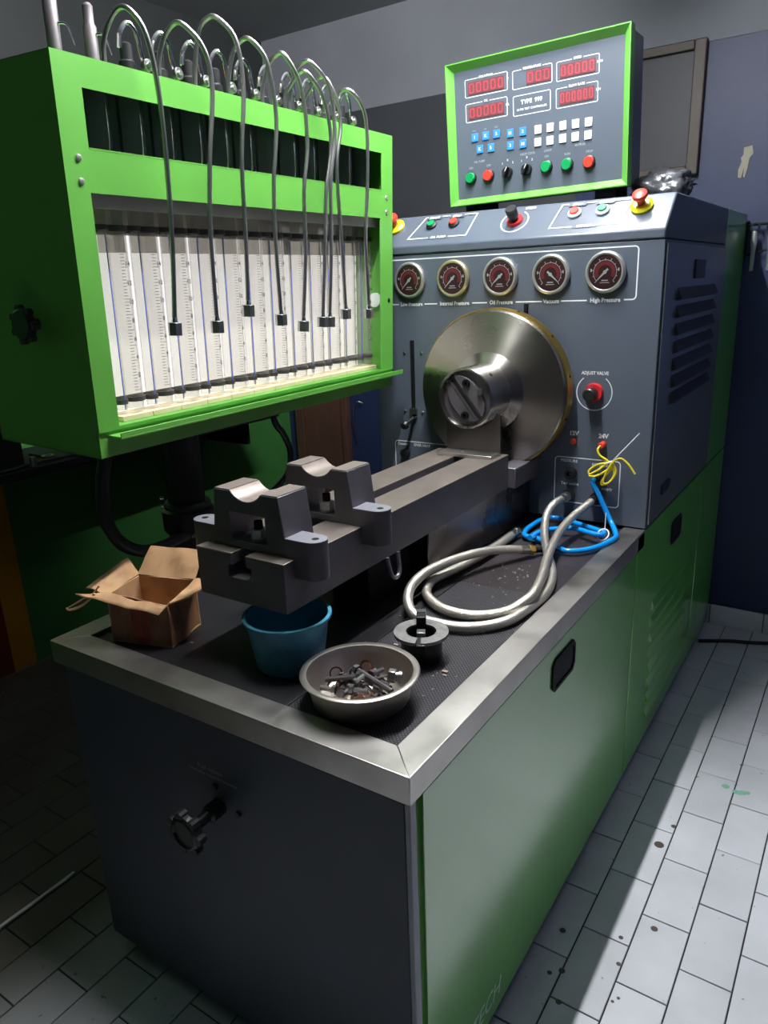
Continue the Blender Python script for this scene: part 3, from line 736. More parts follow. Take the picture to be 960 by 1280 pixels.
fw.part('hub_hole', MB().cyl((AX + 0.06, L1 - 0.2, AZ + 0.0655), (AX + 0.0608, L1 - 0.2, AZ + 0.0665), 0.006, n=12), BLACK_M, parent=hub)
ca, sa = math.cos(math.radians(-52)), math.sin(math.radians(-52))
def jaw(a, b, d): return Vector((AX + a * ca - b * sa, L1 - d, AZ + a * sa + b * ca))
cp = fw.part('coupling_plate', MB().lathe([(0, 0.215), (0.079, 0.215), (0.079, 0.228), (0, 0.228)], fp, (0, -1, 0), 48), CAST)
for sgn in (1, -1):
    pts = [(-0.070, 0.010 * sgn), (0.070, 0.010 * sgn)]
    for k in range(9):
        t = math.radians(12 + (168 - 12) * k / 8); pts.append((0.073 * math.cos(t), 0.073 * math.sin(t) * sgn * 0.62 + 0.004 * sgn))
    fw.part('coupling_jaw', MB().prism(pts, jaw, 0.228, 0.242), CAST, parent=cp, bev=0.001)
    fw.part('jaw_edge', MB().prism([(-0.068, 0.0095 * sgn), (0.068, 0.0095 * sgn), (0.068, 0.0115 * sgn), (-0.068, 0.0115 * sgn)], jaw, 0.242, 0.2432), ZINC, parent=cp)
for dz, dx in ((0.045, 0.004), (-0.048, 0.0)):
    fw.part('socket_bolt', MB().lathe([(0.005, 0.250), (0.0115, 0.250), (0.0115, 0.24)], (AX + dx, L1, AZ + dz), (0, -1, 0), 16).lathe([(0.005, 0.25), (0.005, 0.243), (0, 0.243)], (AX + dx, L1, AZ + dz), (0, -1, 0), 6), BLACK_M, parent=cp)
fw.part('socket_bolt', MB().lathe([(0, 0.252), (0.009, 0.252), (0.0095, 0.24)], (AX + 0.05, L1, AZ + 0.022), (0, -1, 0), 16), ZINC, parent=cp, label='bright steel bolt')
fw.part('centre_pin', MB().cyl((AX - 0.052, L1 - 0.228, AZ + 0.048), (AX - 0.052, L1 - 0.248, AZ + 0.048), 0.006, n=12), CHROME, parent=cp)

# ============================================================ MOUNTING RAIL
RX0, RX1, RY0, RY1, RZ0, RZ1 = -0.592, -0.358, 0.146, 1.15, 0.983, 1.085
SX0, SX1 = -0.494, -0.456
mr_ = Thing('mounting_rail', 'long dark iron mounting rail with T slot cantilevered over the worktop', 'rail', (-0.475, 0.65, 0.842))
prof = [(RX0, RZ0), (RX1, RZ0), (RX1, RZ1 - 0.003), (SX1, RZ1 - 0.003), (SX1, RZ1 - 0.024), (SX1 + 0.012, RZ1 - 0.024), (SX1 + 0.012, RZ1 - 0.050), (SX0 - 0.012, RZ1 - 0.050), (SX0 - 0.012, RZ1 - 0.024), (SX0, RZ1 - 0.024), (SX0, RZ1 - 0.003), (RX0, RZ1 - 0.003)]
mr_.part('bed', MB().prism(prof, lambda a, b, d: Vector((a, d, b)), RY0, RY1), CAST, bev=0.0015)
mr_.part('ground_strip', MB().box(RX0, SX0, RY0, RY1, RZ1 - 0.003, RZ1), RAILTOP, bev=0.0008)
mr_.part('ground_strip', MB().box(SX1, RX1, RY0, RY1, RZ1 - 0.003, RZ1), RAILTOP, bev=0.0008)
mr_.part('pedestal', MB().box(-0.59, -0.366, 0.69, L1 - 0.002, 0.842, RZ0), mat('dark_plate_steel', srgb(112, 106, 108), 0.28, 1.0, rvar=0.06), bev=0.003)
mr_.part('end_block', MB().box(-0.592, -0.335, RY1, L1 - 0.002, RZ0, 1.045), CAST, bev=0.003)
mr_.part('front_web', MB().box(-0.53, -0.42, 0.50, 0.69, 0.842, RZ0), BLACK_M, bev=0.003)
mr_.part('rail_loop', MB().tube([(-0.357, 0.49, 0.984), (-0.352, 0.492, 0.955), (-0.351, 0.502, 0.935), (-0.351, 0.518, 0.928), (-0.352, 0.532, 0.94), (-0.357, 0.535, 0.984)], 0.005), CAST)  # bent tube loop hanging under the right edge of the rail
br = mr_.part('guard_bracket', MB().box(-0.548, -0.372, 1.062, 1.126, RZ1, RZ1 + 0.010), STEEL, bev=0.001, label='bright angle bracket under the hub')
pts = [(-0.548, RZ1 + 0.010), (-0.372, RZ1 + 0.010), (-0.372, 1.205)]
for k in range(13):
    t = math.radians(-25 - 130 * k / 12); pts.append((AX + 0.096 * math.cos(t), AZ + 0.096 * math.sin(t)))
pts.append((-0.548, 1.18))
mr_.part('bracket_upright', MB().prism(pts, lambda a, b, d: Vector((a, d, b)), 1.120, 1.126), mat('dark_bracket_steel', srgb(112, 108, 108), 0.35, 1.0), parent=br)
mr_.part('bracket_screw', MB().hexn((-0.478, 1.09, RZ1 + 0.010), (0, 0, 1), 0.007, 0.006), ZINC, parent=br)

# ============================================================ SUPPORT CRADLES
def cradle(yf, label):
    cx = -0.473; d = 0.085
    T = Thing('support_cradle', label, 'cradle', (cx, yf + d / 2, RZ1), group='support cradles bolted on the rail')
    fn = lambda a, b, dd: Vector((cx + a, yf + dd, b))
    zt = 1.203; ze = 1.118; zb = RZ1 + 0.001
    # outline (outer) and window (inner) must match in count: build from pieces instead
    def arcpts(r, zc, a0, a1, n): return [(r * math.cos(math.radians(a0 + (a1 - a0) * k / n)), zc + r * math.sin(math.radians(a0 + (a1 - a0) * k / n))) for k in range(n + 1)]
    valley = arcpts(0.052, zt + 0.032, -142, -38, 8)
    body = MB()
    vl, vr = valley[0][0], valley[-1][0]
    zw0, zw1 = 1.100, 1.158
    # lower bar, two legs, upper bridge: one continuous strip of quads around the window
    bot = 0.098; topx = 0.084
    outer = [(-bot, zb), (0, zb), (bot, zb), (bot * 0.97, ze), (topx, zt), (vr, zt)] + [(p[0], p[1]) for p in reversed(valley)][1:-1] + [(vl, zt), (-topx, zt), (-bot * 0.97, ze)]
    inner = []
    for a, b in outer:
        ia = max(-0.046, min(0.046, a * 0.9)); ib = max(zw0, min(zw1, b))
        if b >= zt - 0.03 or b > zw1: ib = zw1
        if abs(a) > 0.06 and b >= zt: ia = math.copysign(0.046, a); ib = zw1
        if abs(a) > 0.06 and abs(b - ze) < 1e-6: ia = math.copysign(0.046, a); ib = (zw0 + zw1) / 2
        if b <= zb: ib = zw0
        inner.append((ia, ib))
    body.ringprism(outer, inner, fn, 0, d)
    b = T.part('cradle_body', body, CAST, bev=0.0015)
    gs = MB()
    gs.prism(arcpts(0.0523, zt + 0.032, -142, -38, 12) + list(reversed(arcpts(0.0512, zt + 0.032, -142, -38, 12))), fn, 0.0005, d - 0.0005)
    T.part('machined_seat', gs, RAILTOP, parent=b, label='bright machined curved seat')
    for s in (-1, 1):
        T.part('top_pad', MB().box(cx + s * 0.062 - 0.020, cx + s * 0.062 + 0.020, yf + 0.001, yf + d - 0.001, zt - 0.0005, zt + 0.0015), RAILTOP, parent=b)
        x0, x1 = cx + s * 0.094, cx + s * 0.145
        ear = []
        yc = yf + 0.034
        ear = [(x0, yf), (x1, yf)]
        for k in range(1, 8):
            t = -PI / 2 + PI * k / 8; ear.append((x1 + s * 0.026 * math.cos(t), yf + 0.026 + 0.026 * math.sin(t)))
        ear += [(x1, yf + 0.052), (x0, yf + 0.052)]
        e = T.part('ear', MB().prism(ear, lambda a, b_, dd: Vector((a, b_, dd)), 1.046, ze + 0.005), CAST, bev=0.0015)
        T.part('ear_top', MB().prism(ear, lambda a, b_, dd: Vector((a, b_, dd)), ze + 0.005, ze + 0.006), mat('pale_machined_iron', srgb(165, 165, 175), 0.4, 0.7, var=0.1, vscale=20), parent=e)
        T.part('ear_hole', MB().lathe([(0.0075, 0), (0.0065, 0.0006), (0, 0.0006)], (x1 + s * 0.003, yf + 0.026, ze + 0.006), n=16), BLACK_M, parent=e)
    # clamp bolt and washers in the window
    bx, by = cx + 0.006, yf + 0.024
    T.part('washer', MB().lathe([(0, 0), (0.018, 0), (0.018, 0.004), (0, 0.004)], (bx, by, zw0), n=20), ZINC)
    T.part('clamp_nut', MB().hexn((bx, by, zw0 + 0.004), (0, 0, 1), 0.017, 0.020), mat('bright_nut', srgb(210, 210, 205), 0.35, 0.3), bev=0.001)
    T.part('stud', MB().cyl((bx, by, zw0 + 0.022), (bx, by, zw0 + 0.040), 0.009), BLACK_M)
cradle(0.178, 'dark iron support cradle at the front end of the rail')
cradle(0.398, 'dark iron support cradle farther back on the rail, nearer the flywheel')

# ============================================================ MEASURING CABINET (glass cylinders)
def rotm(v):
    v = Vector(v); return Matrix.Rotation(v.length, 3, v.normalized())
Rb = rotm((0.0021305, 0.03962783, 0.01777027))
BM = Matrix.Translation((-0.8, 0.68028927, 1.62627259)) @ Rb.to_4x4()
BW, BH, BD = 1.142, 0.748, 0.36
mc = Thing('measuring_cabinet', 'bright green metal cabinet holding a row of glass measuring cylinders', 'cabinet', M=BM)
hw, hh = BW / 2, BH / 2
y0, y1 = -hw, hw + 0.004
# window limits (local y, z)
UL, UR, UZ0, UZ1 = -0.512, 0.515, 0.219, 0.321
LL, LR, LZ0, LZ1 = -0.520, 0.505, -0.312, 0.141
fs = MB()
fs.box(-0.003, 0, y0, y1, UZ1, hh).box(-0.003, 0, y0, UL, UZ0, UZ1).box(-0.003, 0, UR, y1, UZ0, UZ1).box(-0.003, 0, y0, y1, LZ1, UZ0)
fs.box(-0.003, 0, y0, LL, -hh + 0.055, LZ1).box(-0.003, 0, LR, y1, -hh + 0.055, LZ1).box(-0.003, 0, LL, LR, -hh + 0.055, LZ0)
mc.part('fascia', fs, GREEN, local=True)
mc.part('window_ledge', MB().box(-0.012, 0.0005, UL, UR, UZ0 - 0.001, UZ0 + 0.0015), GREEN, local=True)
mc.part('bottom_apron', MB().box(-0.012, -0.004, y0, y1, -hh, -hh + 0.055), GREEN, local=True, bev=0.001)
lip = MB().box(-0.004, 0.038, -0.548, 0.577, -0.332, -0.327).box(0.036, 0.038, -0.548, 0.577, -0.327, -0.318)
mc.part('drip_tray', lip, GREEN, local=True, bev=0.0008)
mc.part('end_panel', MB().box(-BD, -0.003, y0, y0 + 0.003, -hh, hh), GREEN, local=True)
mc.part('end_panel', MB().box(-BD, -0.003, y1 - 0.003, y1, -hh, hh), GREEN, local=True)
mc.part('back_panel', MB().box(-BD, -BD + 0.003, y0, y1, -hh, hh), GREEN, local=True)
mc.part('top_panel', MB().box(-BD, -0.003, y0, y1, hh - 0.003, hh), GREEN, local=True)
mc.part('bottom_panel', MB().box(-BD, -0.012, y0, y1, -hh, -hh + 0.003), GREEN, local=True)
mc.part('inner_shelf', MB().box(-BD + 0.02, -0.004, y0 + 0.004, y1 - 0.004, 0.196, 0.206), BLACK_M, local=True)
mc.part('inner_back', MB().box(-0.165, -0.16, y0 + 0.004, y1 - 0.004, 0.206, hh - 0.004), mat('dark_inner_panel', srgb(125, 132, 130), 0.5), local=True)
mc.part('white_board', MB().box(-0.13, -0.125, y0 + 0.02, 0.552, -0.34, 0.072), WHITE_PANEL, local=True, label='backlit white board')
mc.part('board_header', MB().box(-0.132, -0.122, y0 + 0.02, 0.552, 0.072, 0.15), mat('pale_header_board', srgb(232, 226, 216), 0.5), local=True)
mc.part('bottom_shelf', MB().box(-0.128, -0.012, y0 + 0.004, y1 - 0.004, -0.330, -0.318), GREEN, local=True)
mc.part('upper_bracket', MB().box(-0.12, -0.02, y0 + 0.01, 0.54, 0.150, 0.154).box(-0.024, -0.02, y0 + 0.01, 0.54, 0.116, 0.15), mat('dusty_grey_strip', srgb(176, 170, 162), 0.5), local=True)
mc.part('inner_side', MB().box(-0.13, -0.004, y1 - 0.02, y1 - 0.016, -0.33, 0.19), GREEN, local=True)
# knobs, bolts
for yy in (-0.538, 0.540):
    for zz in (0.201, 0.160):
        mc.part('round_screw', MB().lathe([(0.0066, 0), (0.0055, 0.003), (0, 0.0048)], (0, yy, zz), (1, 0, 0), 12), BEZEL, local=True)
mc.part('round_screw', MB().lathe([(0.007, 0), (0.0055, 0.002), (0, 0.0028)], (0, 0.552, -0.10), (1, 0, 0), 12), BLACK_M, local=True)
kx, kz = -0.155, -0.105
kb = mc.part('end_knob', MB().lathe([(0, 0), (0.012, 0), (0.012, 0.02), (0.032, 0.024), (0.034, 0.036), (0.028, 0.040), (0, 0.040)], (kx, y0, kz), (0, -1, 0), 24), BLACK, local=True)
mb = MB()
for k in range(7):
    a = 2 * PI * k / 7
    mb.cyl((kx + 0.033 * math.cos(a), y0 - 0.024, kz + 0.033 * math.sin(a)), (kx + 0.033 * math.cos(a), y0 - 0.037, kz + 0.033 * math.sin(a)), 0.008, n=8)
mc.part('knob_lobe', mb, BLACK, parent=kb, local=True)
mc.part('inner_knob', MB().lathe([(0, 0), (0.022, 0), (0.022, 0.012), (0, 0.014)], (-0.05, y1 - 0.02, -0.10), (0, -1, 0), 20), WHITE_KEY, local=True)
mc.part('top_stud', MB().cyl((-0.12, -0.54, hh), (-0.12, -0.54, hh + 0.008), 0.006), CHROME, local=True)

# 12 measuring units
PIT = 0.0853; U0 = -0.471 + PIT / 2 - 0.0
offx = -0.075
numtxt = None
units = []
tube_mesh = None
def unit(yc, first):
    global tube_mesh
    g = {}
    # main graduated cylinder
    c = MB().lathe([(0.0205, 0.0), (0.0205, 0.375), (0.0188, 0.375), (0.0188, 0.004), (0.0, 0.004)], (offx, yc + 0.016, -0.30), n=24)
    o = mc.part('graduated_cylinder', c, GLASS_BIG, local=True)
    mk = MB(); r = 0.0208
    for k in range(45):
        z = -0.255 + k * 0.0065; wide = 0.75 if k % 5 == 0 else 0.42
        for q in range(3):
            t0 = -0.55 + wide * q / 3; t1 = -0.55 + wide * (q + 1) / 3
            mk.add([(offx + r * math.cos(t), yc + 0.016 + r * math.sin(t), zz) for t, zz in ((t0, z), (t1, z), (t1, z + 0.0011), (t0, z + 0.0011))], [(0, 1, 2, 3)])
    mc.part('graduation_marks', mk, mat('faded_grey_print', srgb(84, 82, 80), 0.6), parent=o, local=True, smooth=False)
    text_part(mc, '14\n12\n10\n8\n6\n4\n2', 0.013, basis((offx + 0.0215, yc + 0.019, -0.105), (0, 1, 0), (0, 0, 1), (1, 0, 0)), line=3.0, bold=0.0004, material= mat('faded_grey_print', srgb(84, 82, 80), 0.6), parent=o, name='scale_numbers', local=True)
    t = mc.part('thin_cylinder', MB().lathe([(0.0125, 0.0), (0.0125, 0.375), (0.0112, 0.375), (0.0112, 0.004), (0.0, 0.004)], (offx, yc - 0.022, -0.30), n=18), GLASS_CYL, local=True)
    mc.part('blue_stripe', MB().box(offx + 0.0127, offx + 0.0132, yc - 0.0235, yc - 0.0210, -0.295, 0.07), BLUE_LINE, parent=t, local=True)
    for dy, rr, z, w in ((0.016, 0.0225, -0.275, 0.010), (-0.022, 0.0145, -0.278, 0.010), (0.016, 0.0225, 0.083, 0.012), (-0.022, 0.0145, 0.085, 0.010)):
        mc.part('rubber_clamp', MB().lathe([(rr - 0.0015, -w / 2), (rr + 0.001, -w / 2), (rr + 0.001, w / 2), (rr - 0.0015, w / 2), (rr - 0.0015, -w / 2)], (offx, yc + dy, z), n=18), mat('grey_rubber', srgb(66, 60, 60), 0.6), local=True)
    mc.part('cylinder_base', MB().box(offx - 0.03, offx + 0.026, yc - PIT / 2 + 0.0008, yc + PIT / 2 - 0.0008, -0.318, -0.306), PLASTIC_Y, local=True, bev=0.001)
    mc.part('upper_collector', MB().box(offx - 0.028, offx + 0.008, yc - 0.012, yc + 0.03, 0.035, 0.15), glass_mat_c, local=True, bev=0.001)
    mc.part('spray_cup', MB().lathe([(0.010, 0.0), (0.024, 0.006), (0.027, 0.03), (0.027, 0.16), (0.0255, 0.16), (0.0255, 0.03), (0.022, 0.009), (0, 0.007)], (offx - 0.005, yc + 0.005, 0.212), n=20), GLASS_D, local=True)
glass_mat_c = glass_mat('cloudy_plastic', (0.8, 0.78, 0.74, 1), 0.2, haze=0.25)
for i in range(12):
    unit(U0 + i * PIT, i == 0)
mc.part('clamp_rail', MB().box(offx - 0.028, offx - 0.024, y0 + 0.01, 0.54, 0.076, 0.092), mat('grey_rubber', srgb(66, 60, 60), 0.6), local=True)
mc.part('clamp_rail', MB().box(offx - 0.028, offx - 0.024, y0 + 0.01, 0.54, -0.283, -0.271), mat('grey_rubber', srgb(66, 60, 60), 0.6), local=True)

# injector holders on the cabinet top
hcol = mat('dull_grey_holder', srgb(104, 98, 102), 0.5, 0.4)
for i in range(12):
    yy = -0.503 + i * 0.0835; ox = -0.075
    if i < 2:
        h = mc.part('injector_holder', MB().lathe([(0, 0), (0.013, 0), (0.013, 0.075 + 0.03 * (1 - i)), (0.010, 0.08 + 0.03 * (1 - i)), (0.010, 0.14 - 0.03 * i), (0.006, 0.145 - 0.03 * i), (0, 0.145 - 0.03 * i)], (ox, yy, hh), n=16), hcol, local=True, label='tall bare grey injector holder')
        mc.part('leak_pipe', MB().tube([(ox + 0.012, yy + 0.004, hh + 0.062), (ox + 0.02, yy + 0.018, hh + 0.06), (ox + 0.022, yy + 0.03, hh + 0.03)], 0.0022, n=6), CHROME, parent=h, local=True)
    else:
        h = mc.part('injector_holder', MB().lathe([(0, 0), (0.018, 0), (0.018, 0.03), (0.013, 0.034), (0.013, 0.062), (0.008, 0.066), (0, 0.066)], (ox, yy, hh), n=16), BLACK, local=True)
        mc.part('leak_pipe', MB().tube([(ox + 0.012, yy - 0.026, hh + 0.050), (ox + 0.014, yy - 0.022, hh + 0.078), (ox + 0.016, yy - 0.003, hh + 0.098), (ox + 0.016, yy + 0.018, hh + 0.082), (ox + 0.015, yy + 0.026, hh + 0.052), (ox + 0.014, yy + 0.032, hh + 0.036)], 0.0048, n=8), CHROME, parent=h, local=True)
        mc.part('banjo_fitting', MB().lathe([(0.004, 0), (0.012, 0.0), (0.012, 0.012), (0.004, 0.012), (0.004, 0)], (ox + 0.012, yy + 0.036, hh + 0.028), (1, 0, 0.1), 18).lathe([(0, -0.003), (0.006, -0.003), (0.006, 0.016), (0, 0.016)], (ox + 0.012, yy + 0.036, hh + 0.028), (1, 0, 0.1), 6), ZINC, parent=h, local=True, bev=0.0006)

# hanging delivery pipes: things of their own
pipes = [
 [(-0.405, 0.467), (-0.385, 0.43), (-0.373, 0.351), (-0.369, 0.225), (-0.373, 0.059), (-0.387, -0.105)],
 [(-0.268, 0.472), (-0.233, 0.434), (-0.222, 0.363), (-0.247, 0.222), (-0.261, 0.077), (-0.262, -0.109)],
 [(-0.167, 0.506), (-0.134, 0.469), (-0.125, 0.379), (-0.147, 0.232), (-0.15, 0.063), (-0.156, -0.079)],
 [(-0.063, 0.487), (-0.032, 0.443), (-0.018, 0.33), (-0.041, 0.191), (-0.044, 0.048), (-0.038, -0.107)],
 [(0.054, 0.48), (0.089, 0.415), (0.097, 0.293), (0.074, 0.181), (0.072, 0.049), (0.051, -0.129)],
 [(0.14, 0.458), (0.186, 0.404), (0.202, 0.305), (0.172, 0.188), (0.162, 0.07), (0.141, -0.124)],
 [(0.157, 0.484), (0.205, 0.434), (0.214, 0.325), (0.187, 0.209), (0.184, 0.071), (0.167, -0.125)],
 [(0.216, 0.459), (0.236, 0.41), (0.241, 0.35), (0.217, 0.25), (0.231, 0.072), (0.243, -0.108)],
 [(0.324, 0.45), (0.354, 0.415), (0.366, 0.35), (0.36, 0.201), (0.349, 0.075), (0.361, -0.113)]]
plab = ['leftmost of the hanging steel delivery pipes, arching over the green cabinet',
        'second hanging steel delivery pipe from the left',
        'third hanging steel delivery pipe from the left, its nut highest of the left ones',
        'fourth hanging steel delivery pipe from the left',
        'fifth hanging steel delivery pipe from the left, just left of the bunched three',
        'left pipe of the bunched three, its nut half hidden behind the next',
        'middle pipe of the three bunched hanging delivery pipes',
        'right pipe of the bunched three, its pale nut hanging slightly higher',
        'rightmost hanging steel delivery pipe, apart from the others']
for i, pp in enumerate(pipes):
    ox = -0.004 if i == 5 else 0.0
    nut_y, nut_z = pp[-1]
    T = Thing('delivery_pipe', plab[i], 'pipe', M=BM @ Matrix.Translation((0.05, nut_y, nut_z - 0.03)), group='steel delivery pipes hanging in front of the cylinders')
    u_, v_ = pp[0]
    loc = [(-0.038, u_ - 0.018, 0.376), (-0.036, u_ - 0.017, 0.415), (-0.022, u_ - 0.013, v_ - 0.022), (0.0, u_ - 0.007, v_ + 0.001)]
    xs = [0.024, 0.042 + ox, 0.048 + ox, 0.05 + ox, 0.05 + ox, 0.05 + ox]
    for (a, b), x_ in zip(pp, xs): loc.append((x_, a, b))
    W_ = [BM @ Vector(p) for p in loc]
    T.part('pipe', MB().tube(W_, 0.0052, n=10, smooth=8), PIPE)
    top = BM @ Vector((0.05 + ox, nut_y, nut_z)); axis = (BM.to_3x3() @ Vector((0, (pp[-1][0] - pp[-2][0]) * 0.6, -0.2))).normalized()
    T.part('union_nut', MB().hexn(top + axis * 0.002, axis, 0.0155, 0.027, hole=0.006), ZINC, bev=0.001)
    T.part('pipe_cone', MB().cyl(top - axis * 0.008, top + axis * 0.004, 0.0055, 0.0075), CHROME)

# ============================================================ POLE AND HOSES LEFT OF THE BENCH
pl = Thing('support_pole', 'black swivel pole carrying the green measuring cabinet', 'pole', (-1.02, 0.5, 0.78))
pl.part('pole', MB().cyl((-1.02, 0.5, 1.0), (-1.02, 0.5, 1.249), 0.050, n=32), BLACK)
pl.part('collar', MB().lathe([(0, 0), (0.066, 0), (0.070, 0.006), (0.070, 0.06), (0.062, 0.066), (0.064, 0.074), (0.060, 0.082), (0.05, 0.082)], (-1.02, 0.5, 0.95), n=32), BLACK)
pl.part('base_tube', MB().cyl((-1.02, 0.5, 0.0), (-1.02, 0.5, 0.95), 0.058, n=28), BLACK)
pl.part('top_flange', MB().lathe([(0.05, 0), (0.09, 0.008), (0.09, 0.02), (0, 0.02)], (-1.02, 0.5, 1.222), n=28), BLACK)
pl.part('elbow_fitting', MB().cyl((-0.985, 0.46, 0.952), (-0.965, 0.53, 0.972), 0.02), BLACK)
for dz in (0.0, 0.014, 0.028, 0.05):
    pl.part('cap_screw', MB().cyl((-1.088, 0.478, 0.985 + dz), (-1.096, 0.472, 0.985 + dz), 0.004, n=10), CHROME)
def hose(pts, r, label, name='corrugated_hose'):
    P = catmull(pts, 10); mb = MB()
    d = 0; Q = [P[0]]
    for a, b in zip(P, P[1:]):
        Q.append(b)
    rad = []
    mb.tube(Q, r, n=14, smooth=3, radii=[r * (1.0 if k % 2 else 0.93) for k in range(len(Q) * 3 - 2)])
    return single(name, mb, RUBBER, label, 'hose', loc=tuple(P[-1]), angle=80)
hose([(-1.0, 0.252, 1.257), (-1.0, 0.250, 1.201), (-1.0, 0.235, 1.155), (-1.0, 0.226, 1.077), (-1.0, 0.238, 1.025), (-1.0, 0.268, 0.978), (-1.0, 0.325, 0.944), (-1.0, 0.392, 0.938), (-0.985, 0.46, 0.952)], 0.0165, 'thick black hose looping from the green cabinet to the pole base')
hose([(-1.0, 0.84, 1.246), (-1.0, 0.862, 1.181), (-1.0, 0.892, 1.145), (-1.0, 0.918, 1.085), (-1.0, 0.90, 1.021), (-1.0, 0.838, 0.984), (-1.0, 0.74, 0.96), (-1.0, 0.555, 0.965)], 0.010, 'thinner black hose curving below the cabinet behind the rail', 'rubber_hose')

# wall shelf with tools on the left wall
sh = Thing('wall_shelf', 'black metal wall shelf behind the green cabinet', 'shelf', (-2.3, 1.4, 0.94))
sh.part('shelf_board', MB().box(-2.495, -2.1, -0.4, 2.1, 0.93, 0.965), BLACK_M, bev=0.003)
sh.part('shelf_bracket', MB().box(-2.495, -2.2, 1.95, 1.97, 0.80, 0.93), BLACK_M)
sh.part('shelf_bracket', MB().box(-2.495, -2.2, -0.2, -0.18, 0.80, 0.93), BLACK_M)
T = Thing('tool_box', 'dark closed toolbox at the near end of the wall shelf', 'box', (-2.3, 0.30, 0.965))
T.part('box_body', MB().box(-2.48, -2.14, 0.02, 0.70, 0.966, 1.24), BLACK_M, bev=0.006)
T.part('box_lid', MB().box(-2.485, -2.135, 0.015, 0.705, 1.24, 1.32), mat('dark_brown_lid', srgb(52, 36, 30), 0.5), bev=0.006)
T = Thing('ring_spanner', 'dark ring spanner with a bright ring on the wall shelf', 'spanner', (-2.2, 0.72, 0.965))
T.part('ring_end', MB().lathe([(0.014, 0), (0.024, 0), (0.024, 0.012), (0.014, 0.012), (0.014, 0)], (-2.2, 0.83, 0.966), n=18), ZINC)
T.part('shaft', MB().box(-2.32, -2.222, 0.822, 0.838, 0.968, 0.976), BLACK_M)
for i, (x_, y_, l_) in enumerate(((-2.12, 0.72, 'short bright steel fitting on the wall shelf near its left end'), (-2.2, 0.93, 'upright steel socket on the wall shelf, first right of the spanner'), (-2.22, 1.0, 'upright steel socket on the wall shelf, second right of the spanner'), (-2.2, 1.06, 'upright steel socket on the wall shelf, farthest right'))):
    single('steel_socket', MB().lathe([(0.006, 0.036), (0.006, 0.0), (0.012, 0.0), (0.012, 0.02), (0.010, 0.036), (0.006, 0.036)], (x_, y_, 0.9655), n=14), ZINC, l_, 'socket', loc=(x_, y_, 0.9655), group='sockets on the wall shelf')
single('black_cable', MB().tube([(-2.115, 0.35, 0.972), (-2.115, 0.6, 0.973), (-2.14, 0.8, 0.974), (-2.12, 1.05, 0.973), (-2.16, 1.3, 0.973)], 0.007, n=8), RUBBER, 'black cable lying along the front of the wall shelf', 'cable', loc=(-2.14, 0.8, 0.966))

# ============================================================ CONTROL MONITOR
Rm = rotm((0.035, -0.020, 0.017))
MO = CAMP + (Vector((-0.439, 1.47, 2.017)) - CAMP) * 0.985
MM = Matrix.Translation(MO) @ Rm.to_4x4()
K = 0.985
cm = Thing('control_monitor', 'green framed control monitor with red digit displays and buttons', 'control panel', M=MM)
ow, oh = 0.283 * K, 0.203 * K
iw, ih0, ih1 = 0.262 * K, -0.182 * K, 0.180 * K
def mrect(hx, z0, z1): return [(-hx, z0), (hx, z0), (hx, z1), (-hx, z1)]
fM = lambda a, b, d: Vector((a, -d, b))
bz_ = MB()
loops = [(ow, -oh, oh, 0.04), (ow, -oh, oh, 0.0), (ow - 0.003, -oh + 0.003, oh - 0.003, 0.0), (iw - 0.001, ih0, ih1, 0.021), (iw - 0.001, ih0, ih1, 0.04)]
for hx, za, zb_, yy_ in loops: bz_.v += [Vector((a, yy_, b)) for a, b in mrect(hx, za, zb_)]
for q in range(5):
    for k in range(4):
        k2 = (k + 1) % 4; q2 = (q + 1) % 5
        bz_.f.append((q * 4 + k, q * 4 + k2, q2 * 4 + k2, q2 * 4 + k))
cm.part('green_bezel', bz_, GREEN, local=True)
cm.part('housing', MB().box(-ow + 0.006, ow - 0.006, 0.03, 0.155, -oh + 0.006, oh - 0.006), GREY, local=True, bev=0.003)
cm.part('foot', MB().box(-ow + 0.04, -ow + 0.10, 0.03, 0.15, -oh - 0.028, -oh + 0.006), BLACK_M, local=True)
cm.part('foot', MB().box(ow - 0.10, ow - 0.04, 0.03, 0.15, -oh - 0.028, -oh + 0.006), BLACK_M, local=True)
PF = 0.020   # recessed panel plane (local y)
cm.part('panel_sheet', MB().box(-ow + 0.015, ow - 0.015, PF, PF + 0.012, ih0 - 0.002, ih1 + 0.002), GREY, local=True)
# positions measured in a plane slightly in front: shift to the panel
fP = lambda a, b, d: Vector((a, PF - d, b))
SEG = {'0': 'abcdef', '8': 'abcdefg'}
def digit(mb, cx, cz, w, h, which='abcdef'):
    t = 0.0032; x0, x1 = cx - w / 2, cx + w / 2
    def bx(a, b, c, d): mb.prism([(a, c), (b, c), (b, d), (a, d)], fP, 0.0018, 0.0022)
    if 'a' in which: bx(x0 + t * .6, x1 - t * .6, cz + h / 2 - t, cz + h / 2)
    if 'd' in which: bx(x0 + t * .6, x1 - t * .6, cz - h / 2, cz - h / 2 + t)
    if 'g' in which: bx(x0 + t * .6, x1 - t * .6, cz - t / 2, cz + t / 2)
    if 'f' in which: bx(x0, x0 + t, cz + 0.0006, cz + h / 2 - t * .5)
    if 'b' in which: bx(x1 - t, x1, cz + 0.0006, cz + h / 2 - t * .5)
    if 'e' in which: bx(x0, x0 + t, cz - h / 2 + t * .5, cz - 0.0006)
    if 'c' in which: bx(x1 - t, x1, cz - h / 2 + t * .5, cz - 0.0006)
